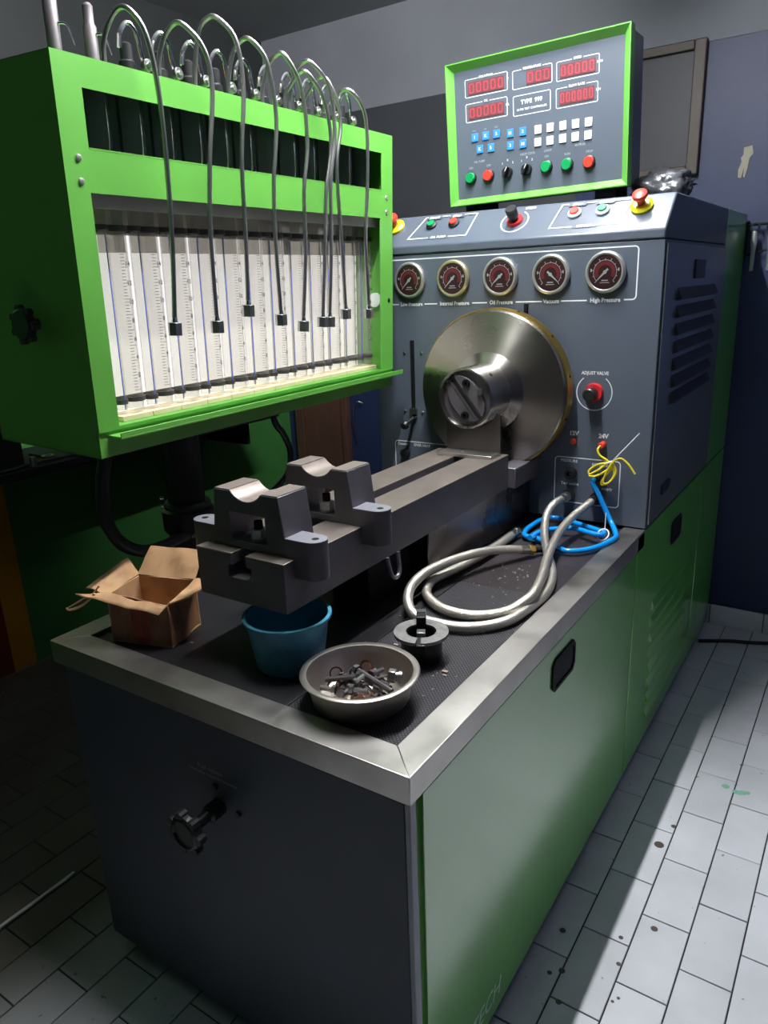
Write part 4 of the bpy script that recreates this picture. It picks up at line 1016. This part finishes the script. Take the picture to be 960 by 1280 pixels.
disp = [(-0.149, 0.130, 0.140, 0.050, 5, 'COUNTING', 'T'), (-0.001, 0.126, 0.122, 0.050, 3, 'TEMPERATURE', ''), (0.136, 0.124, 0.124, 0.050, 5, 'SPEED', 'RPM'),
        (-0.150, 0.062, 0.138, 0.052, 5, 'OIL', 'ML'), (0.134, 0.055, 0.122, 0.052, 6, 'FLOW RATE', 'L/H')]
SH = 0.006
for cx, cz, w, h, nd, tx, un in disp:
    cx *= K; cz *= K
    cx -= SH
    d0 = MB(); line_rect(d0, cx - w / 2, cx + w / 2, cz - h / 2, cz + h / 2, 0.0018, 0.005, fP, 0.0006)
    cm.part('frame_line', d0, WHITE_PRINT, local=True)
    off = 0.02 if nd == 3 else 0.0
    ww = (w - 0.022) if nd != 3 else 0.074
    win = cm.part('digit_display', MB().prism([(cx + off - ww / 2, cz - 0.018), (cx + off + ww / 2, cz - 0.018), (cx + off + ww / 2, cz + 0.016), (cx + off - ww / 2, cz + 0.016)], fP, 0.0, 0.0015), LED_BG, local=True)
    dg = MB()
    for k in range(nd): digit(dg, cx + off - ww / 2 + ww * (k + 0.5) / nd, cz - 0.001, ww / nd * 0.66, 0.026, 'abcdef')
    cm.part('red_digits', dg, LED, parent=win, local=True, smooth=False)
    lw_ = len(tx) * 0.0052 + 0.008
    cm.part('label_strip', MB().prism([(cx - lw_ / 2, cz + h / 2 - 0.005), (cx + lw_ / 2, cz + h / 2 - 0.005), (cx + lw_ / 2, cz + h / 2 + 0.004), (cx - lw_ / 2, cz + h / 2 + 0.004)], fP, 0.0007, 0.001), GREY, local=True)
    text_part(cm, tx, 0.0085, basis((cx, PF - 0.0012, cz + h / 2), (1, 0, 0), (0, 0, 1), (0, -1, 0)), WHITE_PRINT, local=True, bold=0.0002)
    if un: text_part(cm, un, 0.0085, basis((cx + w / 2 + 0.001, PF - 0.0012, cz + 0.004), (1, 0, 0), (0, 0, 1), (0, -1, 0)), WHITE_PRINT, local=True, bold=0.0002)
d0 = MB(); line_rect(d0, (-0.062) * K - SH, 0.056 * K - SH, 0.029 * K, 0.084 * K, 0.0018, 0.005, fP, 0.0006)
cm.part('frame_line', d0, WHITE_PRINT, local=True)
MT = lambda x, z: basis((x, PF - 0.0008, z), (1, 0, 0), (0, 0, 1), (0, -1, 0))
text_part(cm, 'TYPE  999', 0.0155, MT(-0.003 * K - SH, 0.064 * K), WHITE_PRINT, local=True, bold=0.0005)
text_part(cm, '12 PSB TEST CONTROLLER', 0.0078, MT(-0.003 * K - SH, 0.045 * K), WHITE_PRINT, local=True, bold=0.0002)
def key(x, z, m_, ch):
    o = cm.part('key', MB().box(x - 0.0105, x + 0.0105, PF - 0.0035, PF, z - 0.0115, z + 0.0115), m_, local=True, bev=0.001)
    text_part(cm, ch, 0.013, basis((x, PF - 0.0038, z), (1, 0, 0), (0, 0, 1), (0, -1, 0)), WHITE_PRINT if m_ is BLUE_KEY else GREY_PRINT, parent=o, local=True, bold=0.0003)
for (x, z), c_ in zip([(-0.191, -0.009), (-0.154, -0.009), (-0.117, -0.009), (-0.175, -0.044), (-0.137, -0.045), (-0.072, -0.014), (-0.031, -0.015), (-0.072, -0.048), (-0.031, -0.049)], '1K5K5H23M'):
    key(x * K - SH, z * K, BLUE_KEY, c_)
for (x, z), c_ in zip([(0.017, -0.017), (0.055, -0.017), (0.094, -0.018), (0.132, -0.019), (0.170, -0.020), (0.016, -0.051), (0.054, -0.052), (0.093, -0.052), (0.131, -0.053), (0.169, -0.054)], '1234567890'):
    key(x * K - SH, z * K, WHITE_KEY, c_)
for x, tx in ((-0.193, 'ON'), (-0.155, 'UP'), (-0.118, 'SET')):
    text_part(cm, tx, 0.007, MT(x * K - SH, 0.010), GREY_PRINT, local=True)
def mbtn(x, z, m_, lab):
    x = x * K - SH; z = z * K
    o = cm.part('push_button', MB().lathe([(0, 0.002), (0.0155, 0.002), (0.0155, 0.012), (0.0135, 0.0155), (0, 0.0155)], (x, PF, z), (0, -1, 0), 24), m_, local=True)
    cm.part('button_ring', MB().lathe([(0.0155, 0), (0.0185, 0), (0.0180, 0.007), (0.0155, 0.008)], (x, PF, z), (0, -1, 0), 24), BLACK, parent=o, local=True)
    text_part(cm, lab, 0.0085, MT(x, z + 0.028), GREY_PRINT, local=True, bold=0.0002)
mbtn(-0.208, -0.123, GRN_BTN, 'ON'); mbtn(-0.147, -0.123, RED, 'OFF'); mbtn(0.043, -0.122, GRN_BTN, 'ON')
mbtn(0.107, -0.124, GRN_BTN, 'RUN'); mbtn(0.173, -0.126, RED, 'STOP')
for x_, z_, tx in ((-0.178, -0.079, 'OIL PUMP'), (-0.017, -0.078, 'HEAT COOL'), (0.047, -0.078, 'LIGHT'), (0.145, -0.076, 'MOTOR')):
    text_part(cm, tx, 0.0085, MT(x_ * K - SH, z_ * K), GREY_PRINT, local=True, bold=0.0002)
for x_ in (-0.083, -0.020):
    x = x_ * K - SH; z = -0.122 * K
    o = cm.part('selector_switch', MB().lathe([(0, 0), (0.0165, 0), (0.015, 0.012), (0, 0.012)], (x, PF, z), (0, -1, 0), 24), BLACK, local=True)
    a = math.radians(28); c, s_ = math.cos(a), math.sin(a)
    h = MB().prism([(x + p * c + q * s_, z - p * s_ + q * c) for p, q in ((-0.004, -0.016), (0.004, -0.016), (0.003, 0.016), (-0.003, 0.016))], fP, 0.012, 0.026)
    cm.part('switch_lever', h, BLACK, parent=o, local=True, bev=0.001)
    cm.part('switch_mark', MB().prism([(x + p * c + q * s_, z - p * s_ + q * c) for p, q in ((-0.001, 0.002), (0.001, 0.002), (0.001, 0.015), (-0.001, 0.015))], fP, 0.0262, 0.0266), WHITE_PRINT, parent=o, local=True)
    for q, tx in ((-0.017, '1'), (0.0, '0'), (0.017, '2')):
        text_part(cm, tx, 0.0085, MT(x + q, z + (0.026 if q else 0.034)), WHITE_PRINT, local=True, bold=0.0002)

# crumpled clear bag on the cabinet behind the monitor
bag = bpy.data.meshes.new('bag'); bm = bmesh.new()
bmesh.ops.create_icosphere(bm, subdivisions=4, radius=1)
import mathutils
for v in bm.verts:
    n1 = mathutils.noise.noise(v.co * 1.6) * 0.35 + abs(mathutils.noise.noise(v.co * 4.1 + Vector((3, 1, 2)))) * 0.35
    v.co = Vector((v.co.x * 0.080 * (1 + n1), v.co.y * 0.06 * (1 + n1), max(v.co.z, -0.62) * 0.042 * (1 + n1 * 1.4)))
bm.to_mesh(bag); bm.free(); bag.shade_smooth()
bag.materials.append(mat('crumpled_grey_film', srgb(70, 72, 76), 0.3, var=0.5, vscale=30, bump=0.6, bscale=60, coat=0.6))
bo = bpy.data.objects.new('plastic_bag', bag); COL.objects.link(bo); bo.location = (-0.075, 1.60, 1.786 + 0.027)
bo['label'] = 'crumpled glossy plastic bag on the instrument cabinet beside the monitor'; bo['category'] = 'bag'

# framed dark board on the back wall
pf = Thing('framed_board', 'dark board in a brown wooden frame high on the back wall', 'board', (-0.45, 2.63, 1.96))
pf.part('board', MB().box(-0.78, -0.235, 2.622, 2.634, 1.98, 2.42), mat('dark_board', srgb(50, 50, 56), 0.5))
for a, b, c, d in ((-0.80, -0.765, 1.955, 2.44), (-0.25, -0.205, 1.955, 2.44)):
    pf.part('frame_side', MB().box(a, b, 2.606, 2.636, c, d), mat('brown_frame_wood', srgb(68, 58, 48), 0.5), bev=0.004)
for c, d in ((1.955, 1.99), (2.405, 2.44)):
    pf.part('frame_rail', MB().box(-0.765, -0.25, 2.606, 2.636, c, d), mat('brown_frame_wood', srgb(68, 58, 48), 0.5), bev=0.004)

# hanging chrome couplings on a hook wire at the far right
hk = Thing('hook_rail', 'black hook wire strung on the blue wall at the right', 'rail', (0.1, 2.6, 1.73))
hk.part('wire', MB().cyl((0.0, 2.60, 1.745), (0.45, 2.60, 1.755), 0.005, n=8), BLACK_M)
hk.part('wire', MB().tube([(0.0, 2.605, 1.63), (0.10, 2.60, 1.655), (0.3, 2.60, 1.72)], 0.004, n=8), BLACK_M)
hk.part('wire_anchor', MB().box(-0.004, 0.004, 2.606, 2.64, 1.62, 1.76), BLACK_M)
hk.part('wire_anchor', MB().box(0.438, 0.462, 2.595, 2.64, 1.70, 1.77), BLACK_M)
for i, x_ in enumerate((0.036, 0.095)):
    T = Thing('chrome_coupling', ['left chrome hose coupling hanging from the hook wire', 'right chrome hose coupling hanging from the hook wire'][i], 'coupling', (x_, 2.59, 1.745), group='chrome couplings on the hook wire')
    T.part('ring', MB().tube([(x_ + 0.015 * math.cos(t * PI / 5), 2.582, 1.735 + 0.015 * math.sin(t * PI / 5)) for t in range(10)], 0.004, n=6, smooth=2, closed=True), CHROME)
    T.part('body', MB().lathe([(0, 0), (0.010, 0.002), (0.013, 0.04), (0.009, 0.07), (0.007, 0.15), (0, 0.152)], (x_, 2.582, 1.722), (0, 0, -1), 14), BEZEL)

# cord on the blue wall left of the cabinet
single('hanging_cord', MB().tube([(-1.985, 2.625, 0.70), (-1.99, 2.615, 0.80), (-1.985, 2.61, 0.87), (-1.968, 2.61, 0.925), (-1.95, 2.612, 0.94), (-1.93, 2.625, 0.93)], 0.004, n=8), ZINC, 'pale curved cord hooked on the blue wall left of the instrument cabinet', 'cord', loc=(-1.97, 2.62, 0.7))

# black cable on the floor at the back right
single('floor_cable', MB().tube([(0.006, 2.40, 0.009), (0.07, 2.435, 0.009), (0.131, 2.467, 0.009), (0.2, 2.49, 0.009), (0.35, 2.55, 0.009), (0.6, 2.60, 0.009)], 0.008, n=8), RUBBER, 'black cable lying on the tiles before the back skirting', 'cable', loc=(0.131, 2.467, 0))
# white strip in the joint at the left
single('white_strip', MB().prism([(-1.219, -0.42), (-1.208, -0.42), (-1.208, -0.20), (-1.206, -0.16), (-1.210, -0.12), (-1.206, -0.06), (-1.209, 0.0), (-1.207, 0.06), (-1.211, 0.095), (-1.219, 0.095), (-1.2175, 0.0), (-1.2195, -0.1), (-1.217, -0.2)], lambda a, b, d: Vector((a, b, d)), 0.0005, 0.004),
       mat('white_strip', srgb(235, 232, 228), 0.6), 'thin jagged white strip lying in a joint of the dark floor', 'strip', loc=(-1.215, -0.15, 0.0005))

# ============================================================ THINGS ON THE WORKTOP
MZ = 0.842
# cardboard box
ang = math.radians(16.5)
CBM = Matrix.Translation((-0.820, 0.078, MZ + 0.0005)) @ Matrix.Rotation(ang, 4, 'Z')
cb = Thing('cardboard_box', 'small open oil stained cardboard box with torn flaps at the worktop corner', 'box', M=CBM)
cw, cd, ch, ct = 0.150, 0.118, 0.112, 0.003
def crumple_grid(p00, p10, p11, p01, th, nrm, amp, seed, nu=8, nv=5):
    mb = MB(); p00, p10, p11, p01 = map(Vector, (p00, p10, p11, p01)); nrm = Vector(nrm).normalized()
    def P(i, j, o):
        u, v = i / nu, j / nv
        p = p00 * (1 - u) * (1 - v) + p10 * u * (1 - v) + p11 * u * v + p01 * (1 - u) * v
        q = mathutils.noise.noise(p * 22 + Vector((seed, seed * 2, 0))) * amp
        return p + nrm * (q + o)
    for o in (0, th):
        mb.v += [P(i, j, o) for j in range(nv + 1) for i in range(nu + 1)]
    S = (nu + 1) * (nv + 1); I = lambda i, j: j * (nu + 1) + i
    for j in range(nv):
        for i in range(nu):
            mb.f.append((I(i, j), I(i + 1, j), I(i + 1, j + 1), I(i, j + 1)))
            mb.f.append(tuple(S + k for k in (I(i, j), I(i, j + 1), I(i + 1, j + 1), I(i + 1, j))))
    edge = [I(i, 0) for i in range(nu)] + [I(nu, j) for j in range(nv)] + [I(i, nv) for i in range(nu, 0, -1)] + [I(0, j) for j in range(nv, 0, -1)]
    for a, b in zip(edge, edge[1:] + edge[:1]): mb.f.append((a, b, S + b, S + a))
    return mb
def cbp(name, *a, m=CARD, label=None, parent=None):
    return cb.part(name, crumple_grid(*a), m, local=True, label=label, parent=parent, angle=50)
cbp('front_wall', (0, 0, 0), (cw, 0, 0), (cw, 0, ch - 0.012), (0, 0, ch + 0.004), ct, (0, 1, 0), 0.004, 1, m=CARD_D, label='oil stained front wall')
fwl = cb.part('red_print', crumple_grid((0.055, -0.0006, 0.012), (0.10, -0.0006, 0.01), (0.10, -0.0006, 0.086), (0.055, -0.0006, 0.088), 0.0004, (0, 1, 0), 0.004, 1), RED_PRINT, local=True, label='worn red printed area')
cb.part('tape_strip', crumple_grid((0.052, -0.0008, 0.088), (0.102, -0.0008, 0.085), (0.102, -0.0008, 0.094), (0.052, -0.0008, 0.098), 0.0004, (0, 1, 0), 0.004, 1), TAPE, local=True)
cbp('right_wall', (cw, 0, 0), (cw, cd, 0), (cw, cd, ch), (cw, 0, ch - 0.012), ct, (-1, 0, 0), 0.005, 2, m=CARD_D)
cbp('back_wall', (0, cd, 0), (cw, cd, 0), (cw, cd, ch), (0, cd, ch), ct, (0, -1, 0), 0.003, 3)
cbp('left_wall', (0, 0, 0), (0, cd, 0), (0, cd, ch), (0, 0, ch), ct, (1, 0, 0), 0.003, 4)
cbp('bottom', (0, 0, 0.001), (cw, 0, 0.001), (cw, cd, 0.001), (0, cd, 0.001), ct, (0, 0, 1), 0.0, 5)
cbp('front_flap', (-0.004, 0, ch + 0.002), (cw, 0, ch - 0.014), (cw - 0.012, -0.018, ch - 0.03), (-0.062, -0.022, ch + 0.008), ct, (0, 0.3, 1), 0.008, 6)
cbp('left_flap', (0, 0.0, ch), (0, cd, ch), (-0.018, cd - 0.01, ch + 0.042), (-0.062, 0.012, ch + 0.006), ct, (0.8, 0, 1), 0.012, 7)
cbp('back_flap', (0.0, cd, ch), (cw, cd, ch), (cw - 0.004, cd + 0.05, ch + 0.052), (0.012, cd + 0.045, ch + 0.056), ct, (0, -1, 1), 0.007, 8)
cbp('right_flap', (cw, 0.004, ch - 0.012), (cw, cd, ch), (cw + 0.058, cd - 0.012, ch + 0.012), (cw + 0.036, 0.03, ch - 0.004), ct, (-0.2, 0, 1), 0.006, 9)
cb.part('torn_strand', MB().tube([(-0.02, -0.012, ch + 0.006), (-0.05, -0.02, ch - 0.02), (-0.075, -0.03, ch - 0.03), (-0.085, -0.03, ch - 0.026)], 0.003, n=6).tube([(-0.03, -0.012, ch + 0.004), (-0.06, -0.022, ch - 0.014), (-0.083, -0.03, ch - 0.027)], 0.002, n=6).tube([(-0.03, -0.01, ch + 0.0), (-0.015, 0.0, ch + 0.02)], 0.002, n=6, smooth=0), CARD, local=True)

# blue tub
BTC = (-0.412, 0.203, MZ + 0.0005)
tub = Thing('plastic_tub', 'stained round blue plastic tub under the front of the rail', 'tub', BTC)
tub.part('tub_body', MB().lathe([(0, 0), (0.066, 0), (0.069, 0.004), (0.084, 0.102), (0.0905, 0.104), (0.0905, 0.109), (0.083, 0.109), (0.0815, 0.100), (0.067, 0.006), (0, 0.005)], BTC, n=48), BLUE_TUB, angle=50)

# steel bowl
BWC = Vector((-0.199, 0.153, MZ + 0.0005))
bw = Thing('steel_bowl', 'round stainless steel bowl filled with loose bolts and washers', 'bowl', BWC)
bw.part('bowl_body', MB().lathe([(0, 0), (0.070, 0), (0.080, 0.003), (0.090, 0.012), (0.099, 0.058), (0.109, 0.061), (0.1105, 0.063), (0.108, 0.065), (0.098, 0.0635), (0.096, 0.059), (0.087, 0.013), (0.078, 0.005), (0, 0.003)], BWC, n=64), mat('bowl_steel', srgb(196, 188, 180), 0.33, 0.95, rvar=0.05), angle=50)

# contents of the bowl
def rpos(r): 
    a = random.uniform(0, 2 * PI); q = r * math.sqrt(random.random()); return BWC.x + q * math.cos(a), BWC.y + q * math.sin(a)
DULL = mat('oily_steel', srgb(120, 114, 108), 0.4, 0.9, var=0.25, vscale=50)
dark_steel = mat('dark_phosphate_steel', srgb(84, 80, 82), 0.42, 0.6, var=0.2, vscale=60)
def screw(x, y, z, az, el, ln, r, m_, label, group=None, head=2.0):
    d = Vector((math.cos(az) * math.cos(el), math.sin(az) * math.cos(el), math.sin(el)))
    p = Vector((x, y, z))
    T = Thing('bolt', label, 'bolt', p, group=group)
    th = []
    n = max(4, int(ln / 0.004))
    pr = [(0, 0)]
    for k in range(n + 1): pr.append((r * (1.0 if k % 2 else 0.9), ln * k / n))
    pr.append((0, ln))
    T.part('shank', MB().lathe(pr, p, d, 10), m_)
    T.part('bolt_head', MB().hexn(p - d * r * 1.3, d, r * head, r * 1.4), m_)
    return T
def lay_ring(x, y, z, R_, r, tilt, az, m_, label, group=None, h=0.002, name='copper_washer', cat='washer'):
    ax = Vector((math.sin(tilt) * math.cos(az), math.sin(tilt) * math.sin(az), math.cos(tilt)))
    return single(name, MB().lathe([(r, 0), (R_, 0), (R_, h), (r, h), (r, 0)], (x, y, z), ax, 18), m_, label, cat, loc=(x, y, z), group=group)
bz = BWC.z + 0.014
# a first bed of small screws, then the things that show on top
bx_, by_ = BWC.x, BWC.y
for k in range(20):
    x, y = rpos(0.055)
    screw(x, y, bz + 0.006 + random.uniform(0, 0.014), random.uniform(0, 2 * PI), random.uniform(-0.05, 0.1), random.uniform(0.022, 0.034), random.uniform(0.004, 0.0055), dark_steel if k % 3 else DULL,
          'small loose screw in the heap inside the steel bowl', 'small screws in the bowl')
for k in range(10):
    x, y = rpos(0.06)
    lay_ring(x, y, bz + 0.004 + random.uniform(0.0, 0.012), 0.0105, 0.007, random.uniform(0, 0.7), random.uniform(0, 6), COPPER if k % 2 else DULL, 'small flat washer in the heap inside the steel bowl', 'small washers in the bowl')
for k in range(5):
    x, y = rpos(0.055)
    single('steel_nut', MB().hexn((x, y, bz + 0.008), (random.uniform(-.4, .4), random.uniform(-.4, .4), 1), 0.0085, 0.008, hole=0.0045), DULL, 'loose hexagon nut in the heap inside the steel bowl', 'nut', loc=(x, y, bz + 0.008), group='nuts in the bowl')
# long bolts: one from the middle to the right, one from left to the middle
screw(bx_ - 0.020, by_ + 0.020, bz + 0.034, math.radians(-12), -0.10, 0.090, 0.0058, dark_steel, 'longest dark bolt lying across the heap to the right rim of the bowl', head=1.7)
screw(bx_ - 0.012, by_ + 0.006, bz + 0.030, math.radians(205), -0.15, 0.060, 0.0055, dark_steel, 'dark bolt pointing to the left side of the bowl', head=1.7)
screw(bx_ + 0.002, by_ - 0.025, bz + 0.022, math.radians(20), 0.0, 0.026, 0.0055, dark_steel, 'thick short dark bolt at the front of the heap in the bowl')
screw(bx_ - 0.016, by_ - 0.038, bz + 0.018, math.radians(-60), 0.4, 0.018, 0.007, dark_steel, 'stubby dark bolt standing at the front left of the heap', head=1.5)
screw(bx_ - 0.004, by_ - 0.006, bz + 0.030, math.radians(75), 0.25, 0.018, 0.004, ZINC, 'short bright screw on top of the heap in the bowl', head=1.6)
lay_ring(bx_ - 0.022, by_ + 0.052, bz + 0.026, 0.013, 0.009, 1.1, math.radians(-80), COPPER, 'large bright copper ring standing against the back of the bowl', h=0.005)
lay_ring(bx_ - 0.064, by_ + 0.010, bz + 0.020, 0.013, 0.010, 1.0, math.radians(-50), mat('dark_bronze', srgb(120, 80, 60), 0.3, 1.0), 'dark bronze ring at the left of the heap in the bowl', h=0.004)
lay_ring(bx_ - 0.045, by_ - 0.020, bz + 0.016, 0.014, 0.011, 0.7, math.radians(-90), mat('dark_bronze', srgb(120, 80, 60), 0.3, 1.0), 'bronze ring leaning at the front left of the bowl', h=0.004)
lay_ring(bx_ + 0.020, by_ - 0.042, bz + 0.012, 0.010, 0.006, 0.25, 1.0, COPPER, 'copper washer lying flat at the front of the bowl')
lay_ring(bx_ + 0.004, by_ - 0.050, bz + 0.012, 0.010, 0.006, 0.2, 2.0, COPPER, 'copper washer lying flat at the very front of the heap')
T = Thing('pipe_fitting', 'thick steel threaded fitting leaning at the right side of the bowl', 'fitting', (bx_ + 0.045, by_ + 0.046, bz + 0.026))
fx = Vector((bx_ + 0.036, by_ + 0.040, bz + 0.030)); fd = Vector((0.75, 0.25, -0.05)).normalized()
T.part('hex_body', MB().hexn(fx, fd, 0.0135, 0.014), ZINC, bev=0.001)
T.part('collar', MB().lathe([(0, 0), (0.0095, 0), (0.0095, 0.005), (0.012, 0.006), (0.012, 0.012), (0, 0.012)], fx + fd * 0.014, fd, 18), ZINC)

# coupling collar
CC = Vector((-0.188, 0.353, MZ + 0.0005))
col = Thing('coupling_collar', 'black coupling collar with a worn steel ring on top beside the bowl', 'coupling', CC)
col.part('collar_body', MB().lathe([(0.028, 0.056), (0.028, 0.0), (0.040, 0.0), (0.042, 0.004), (0.042, 0.050), (0.044, 0.052), (0.028, 0.052)], CC, n=40), BLACK)
rg = MB()
def ringseg(a0, a1):
    n = 24
    o = [(0.056 * math.cos(math.radians(a0 + (a1 - a0) * k / n)), 0.056 * math.sin(math.radians(a0 + (a1 - a0) * k / n))) for k in range(n + 1)]
    i = [(0.031 * math.cos(math.radians(a0 + (a1 - a0) * k / n)), 0.031 * math.sin(math.radians(a0 + (a1 - a0) * k / n))) for k in range(n, -1, -1)]
    rg.prism(o + i, lambda a, b, d: Vector((CC.x + a, CC.y + b, CC.z + d)), 0.052, 0.059)
ringseg(-60, 108); ringseg(132, 288)
col.part('steel_ring', rg, mat('worn_steel', srgb(150, 148, 146), 0.45, 0.8, var=0.25, vscale=60), label='worn steel ring')
Mx = Matrix.Translation(CC) @ Matrix.Rotation(math.radians(120), 4, 'Z')
col.part('drive_dog', MB().box(0.022, 0.060, -0.010, 0.010, 0.040, 0.078, Mx), BLACK, bev=0.002)
col.part('drive_dog', MB().box(-0.060, -0.016, -0.010, 0.010, 0.040, 0.056, Mx), BLACK, bev=0.002)
col.part('dog_face', MB().box(0.046, 0.060, -0.0095, 0.0095, 0.078, 0.0795, Mx), ZINC)
col.part('centre_block', MB().box(-0.020, -0.002, -0.009, 0.009, 0.050, 0.064, Mx), ZINC, bev=0.001)

# braided hoses
def fitting(T, p, d, r=0.012, parent=None, brassy=False):
    p = Vector(p); d = Vector(d).normalized()
    f = T.part('ferrule', MB().lathe([(0, 0), (r, 0), (r * 1.05, 0.004), (r, 0.03), (0, 0.03)], p, d, 16), ZINC)
    T.part('hex_nut', MB().hexn(p + d * 0.030, d, r * 1.25, 0.016), BRASS if brassy else ZINC, bev=0.001)
    return f
A = [(-0.236, 1.31, .930), (-0.252, 1.262, .922), (-0.258, 1.215, .902), (-0.241, 1.15, .880), (-0.210, 1.076, .866), (-0.164, .981, .862), (-0.108, .869, .858), (-0.078, .756, .856), (-0.080, .645, .856), (-0.098, .556, .856), (-0.155, .495, .856), (-0.225, .475, .858), (-0.274, .470, .868), (-0.315, .506, .880), (-0.341, .571, .892), (-0.341, .653, .900), (-0.318, .754, .900), (-0.286, .851, .893), (-0.257, .914, .882), (-0.234, .956, .872)]
T = Thing('braided_hose', 'outer coil of braided steel hose with a brassy end fitting on the worktop', 'hose', (-0.24, 0.75, MZ), group='braided steel hoses')
T.part('hose', MB().tube(A, 0.0118, n=14, smooth=8), BRAID, angle=80)
fitting(T, A[-1], Vector(A[-1]) - Vector(A[-2]), brassy=True)
T.part('end_spigot', MB().cyl((-0.212, 0.995, 0.862), (-0.172, 1.055, 0.852), 0.008), BLACK_M)
T.part('wall_fitting', MB().lathe([(0, 0), (0.016, 0), (0.016, 0.016), (0.013, 0.018), (0.013, 0.03), (0, 0.03)], (-0.236, L1 - 0.022, 0.930), (-0.2, -1, -0.05), 16), ZINC)
Bp = [(-0.148, 1.295, .934), (-0.156, 1.258, .925), (-0.170, 1.189, .910), (-0.172, 1.101, .896), (-0.158, 1.004, .888), (-0.129, .88, .884), (-0.103, .791, .882), (-0.084, .70, .880), (-0.086, .655, .874), (-0.112, .601, .860), (-0.169, .555, .856), (-0.238, .548, .857), (-0.295, .574, .860), (-0.327, .610, .863), (-0.344, .659, .864), (-0.347, .703, .862), (-0.333, .781, .862), (-0.321, .874, .863), (-0.312, .979, .864), (-0.315, 1.080, .862)]
T = Thing('braided_hose', 'inner coil of braided steel hose crossing over the outer coil', 'hose', (-0.24, 0.8, MZ), group='braided steel hoses')
T.part('hose', MB().tube(Bp, 0.0118, n=14, smooth=8), BRAID, angle=80)
fitting(T, Bp[-1], (0.0, 1, 0), r=0.011)
T.part('wall_fitting', MB().lathe([(0, 0), (0.016, 0), (0.016, 0.016), (0.013, 0.018), (0.013, 0.03), (0, 0.03)], (-0.147, L1 - 0.022, 0.934), (0.0, -1, -0.05), 16), BLACK_M)

# blue tube
bl = [(-0.155, 1.318, 0.992), (-0.153, 1.300, 0.985), (-0.136, 1.300, 0.958), (-0.107, 1.296, 0.905), (-0.083, 1.282, 0.872), (-0.060, 1.240, .862), (-0.050, 1.203, .858), (-0.066, 1.133, .856), (-0.090, 1.080, .856), (-0.127, 1.048, .856), (-0.165, 1.056, .856), (-0.234, 1.100, .856), (-0.284, 1.110, .857), (-0.302, 1.160, .857), (-0.303, 1.220, .857), (-0.300, 1.262, .857), (-0.288, 1.300, .857), (-0.258, 1.310, .857), (-0.220, 1.296, .858), (-0.184, 1.275, .860), (-0.135, 1.244, .864), (-0.088, 1.211, .868), (-0.080, 1.185, .870), (-0.101, 1.178, .870), (-0.175, 1.205, .868), (-0.208, 1.190, .866), (-0.241, 1.160, .866), (-0.252, 1.108, .868), (-0.248, 1.058, .872)]
T = Thing('blue_tube', 'coiled glossy blue plastic tube lying in front of the instrument cabinet', 'tube', (-0.16, 1.15, MZ))
T.part('tube', MB().tube(bl, 0.0078, n=12, smooth=8), BLUE_TUBE, angle=80)
T.part('cable_tie', MB().tube([(-0.082 + 0.016 * math.cos(t * PI / 4), 1.195 + 0.016 * math.sin(t * PI / 4), 0.866 + 0.012 * math.sin(t * PI / 4)) for t in range(8)], 0.002, n=6, smooth=2, closed=True).tube([(-0.082, 1.21, 0.876), (-0.083, 1.215, 0.90), (-0.084, 1.22, 0.925)], 0.0012, n=5, smooth=0), WHITE_KEY)

# yellow wire bundle
yw = Thing('yellow_wire', 'bundled yellow wire hanging from the red socket of the cabinet', 'wire', (-0.115, 1.31, 1.05))
yy = 1.305
yp = [(-0.138, 1.312, 1.098), (-0.143, 1.302, 1.088), (-0.135, 1.300, 1.072), (-0.110, 1.300, 1.055), (-0.14, 1.297, 1.044), (-0.165, 1.295, 1.022), (-0.150, 1.292, 1.010), (-0.115, 1.292, 1.024), (-0.094, 1.295, 1.040), (-0.105, 1.30, 1.054), (-0.135, 1.290, 1.030), (-0.160, 1.288, 1.012), (-0.138, 1.286, 1.012), (-0.100, 1.290, 1.040), (-0.098, 1.295, 1.054), (-0.090, 1.298, 1.02), (-0.105, 1.296, 0.992), (-0.124, 1.294, 0.985), (-0.120, 1.292, 1.004), (-0.100, 1.292, 1.036), (-0.100, 1.296, 1.056), (-0.084, 1.296, 1.03), (-0.098, 1.290, 0.998), (-0.118, 1.290, 0.992), (-0.112, 1.288, 1.02), (-0.096, 1.290, 1.054), (-0.075, 1.300, 1.068), (-0.052, 1.300, 1.054), (-0.030, 1.300, 1.026)]
yw.part('wire', MB().tube(yp, 0.0030, n=8, smooth=7), YEL_WIRE, angle=80)
yw.part('cable_tie', MB().tube([(-0.108 + 0.012 * math.cos(t * PI / 4), 1.296 + 0.01 * math.sin(t * PI / 4), 1.054 + 0.005 * math.cos(t * PI / 4)) for t in range(8)], 0.0018, n=6, smooth=2, closed=True).tube([(-0.098, 1.292, 1.056), (-0.060, 1.29, 1.102), (-0.022, 1.29, 1.148)], 0.0016, n=5, smooth=2), WHITE_KEY, label='white cable tie with a long tail')

# swarf and crumbs on the mat
cr = MB()
for k in range(70):
    if k < 45: x, y = random.gauss(-0.19, 0.04), random.gauss(0.83, 0.07)
    else: x, y = random.uniform(-0.36, -0.08), random.uniform(0.2, 0.8)
    if not (-0.34 < x < -0.08): continue
    s = random.uniform(0.0008, 0.0022)
    cr.box(x - s, x + s, y - s, y + s, MZ, MZ + s)
for x, y, s in ((-0.262, 0.37, 0.005), (-0.275, 0.345, 0.004), (-0.116, 0.322, 0.006), (-0.30, 0.29, 0.004), (-0.11, 0.31, 0.004), (-0.66, 0.16, 0.003)):
    cr.box(x - s, x + s, y - s * 0.6, y + s * 0.6, MZ, MZ + s * 0.5)
single('debris', cr, mat('pale_crumbs', srgb(150, 135, 120), 0.6), 'pale crumbs and swarf scattered on the black mat', 'debris', kind='stuff', loc=(-0.2, 0.6, MZ))
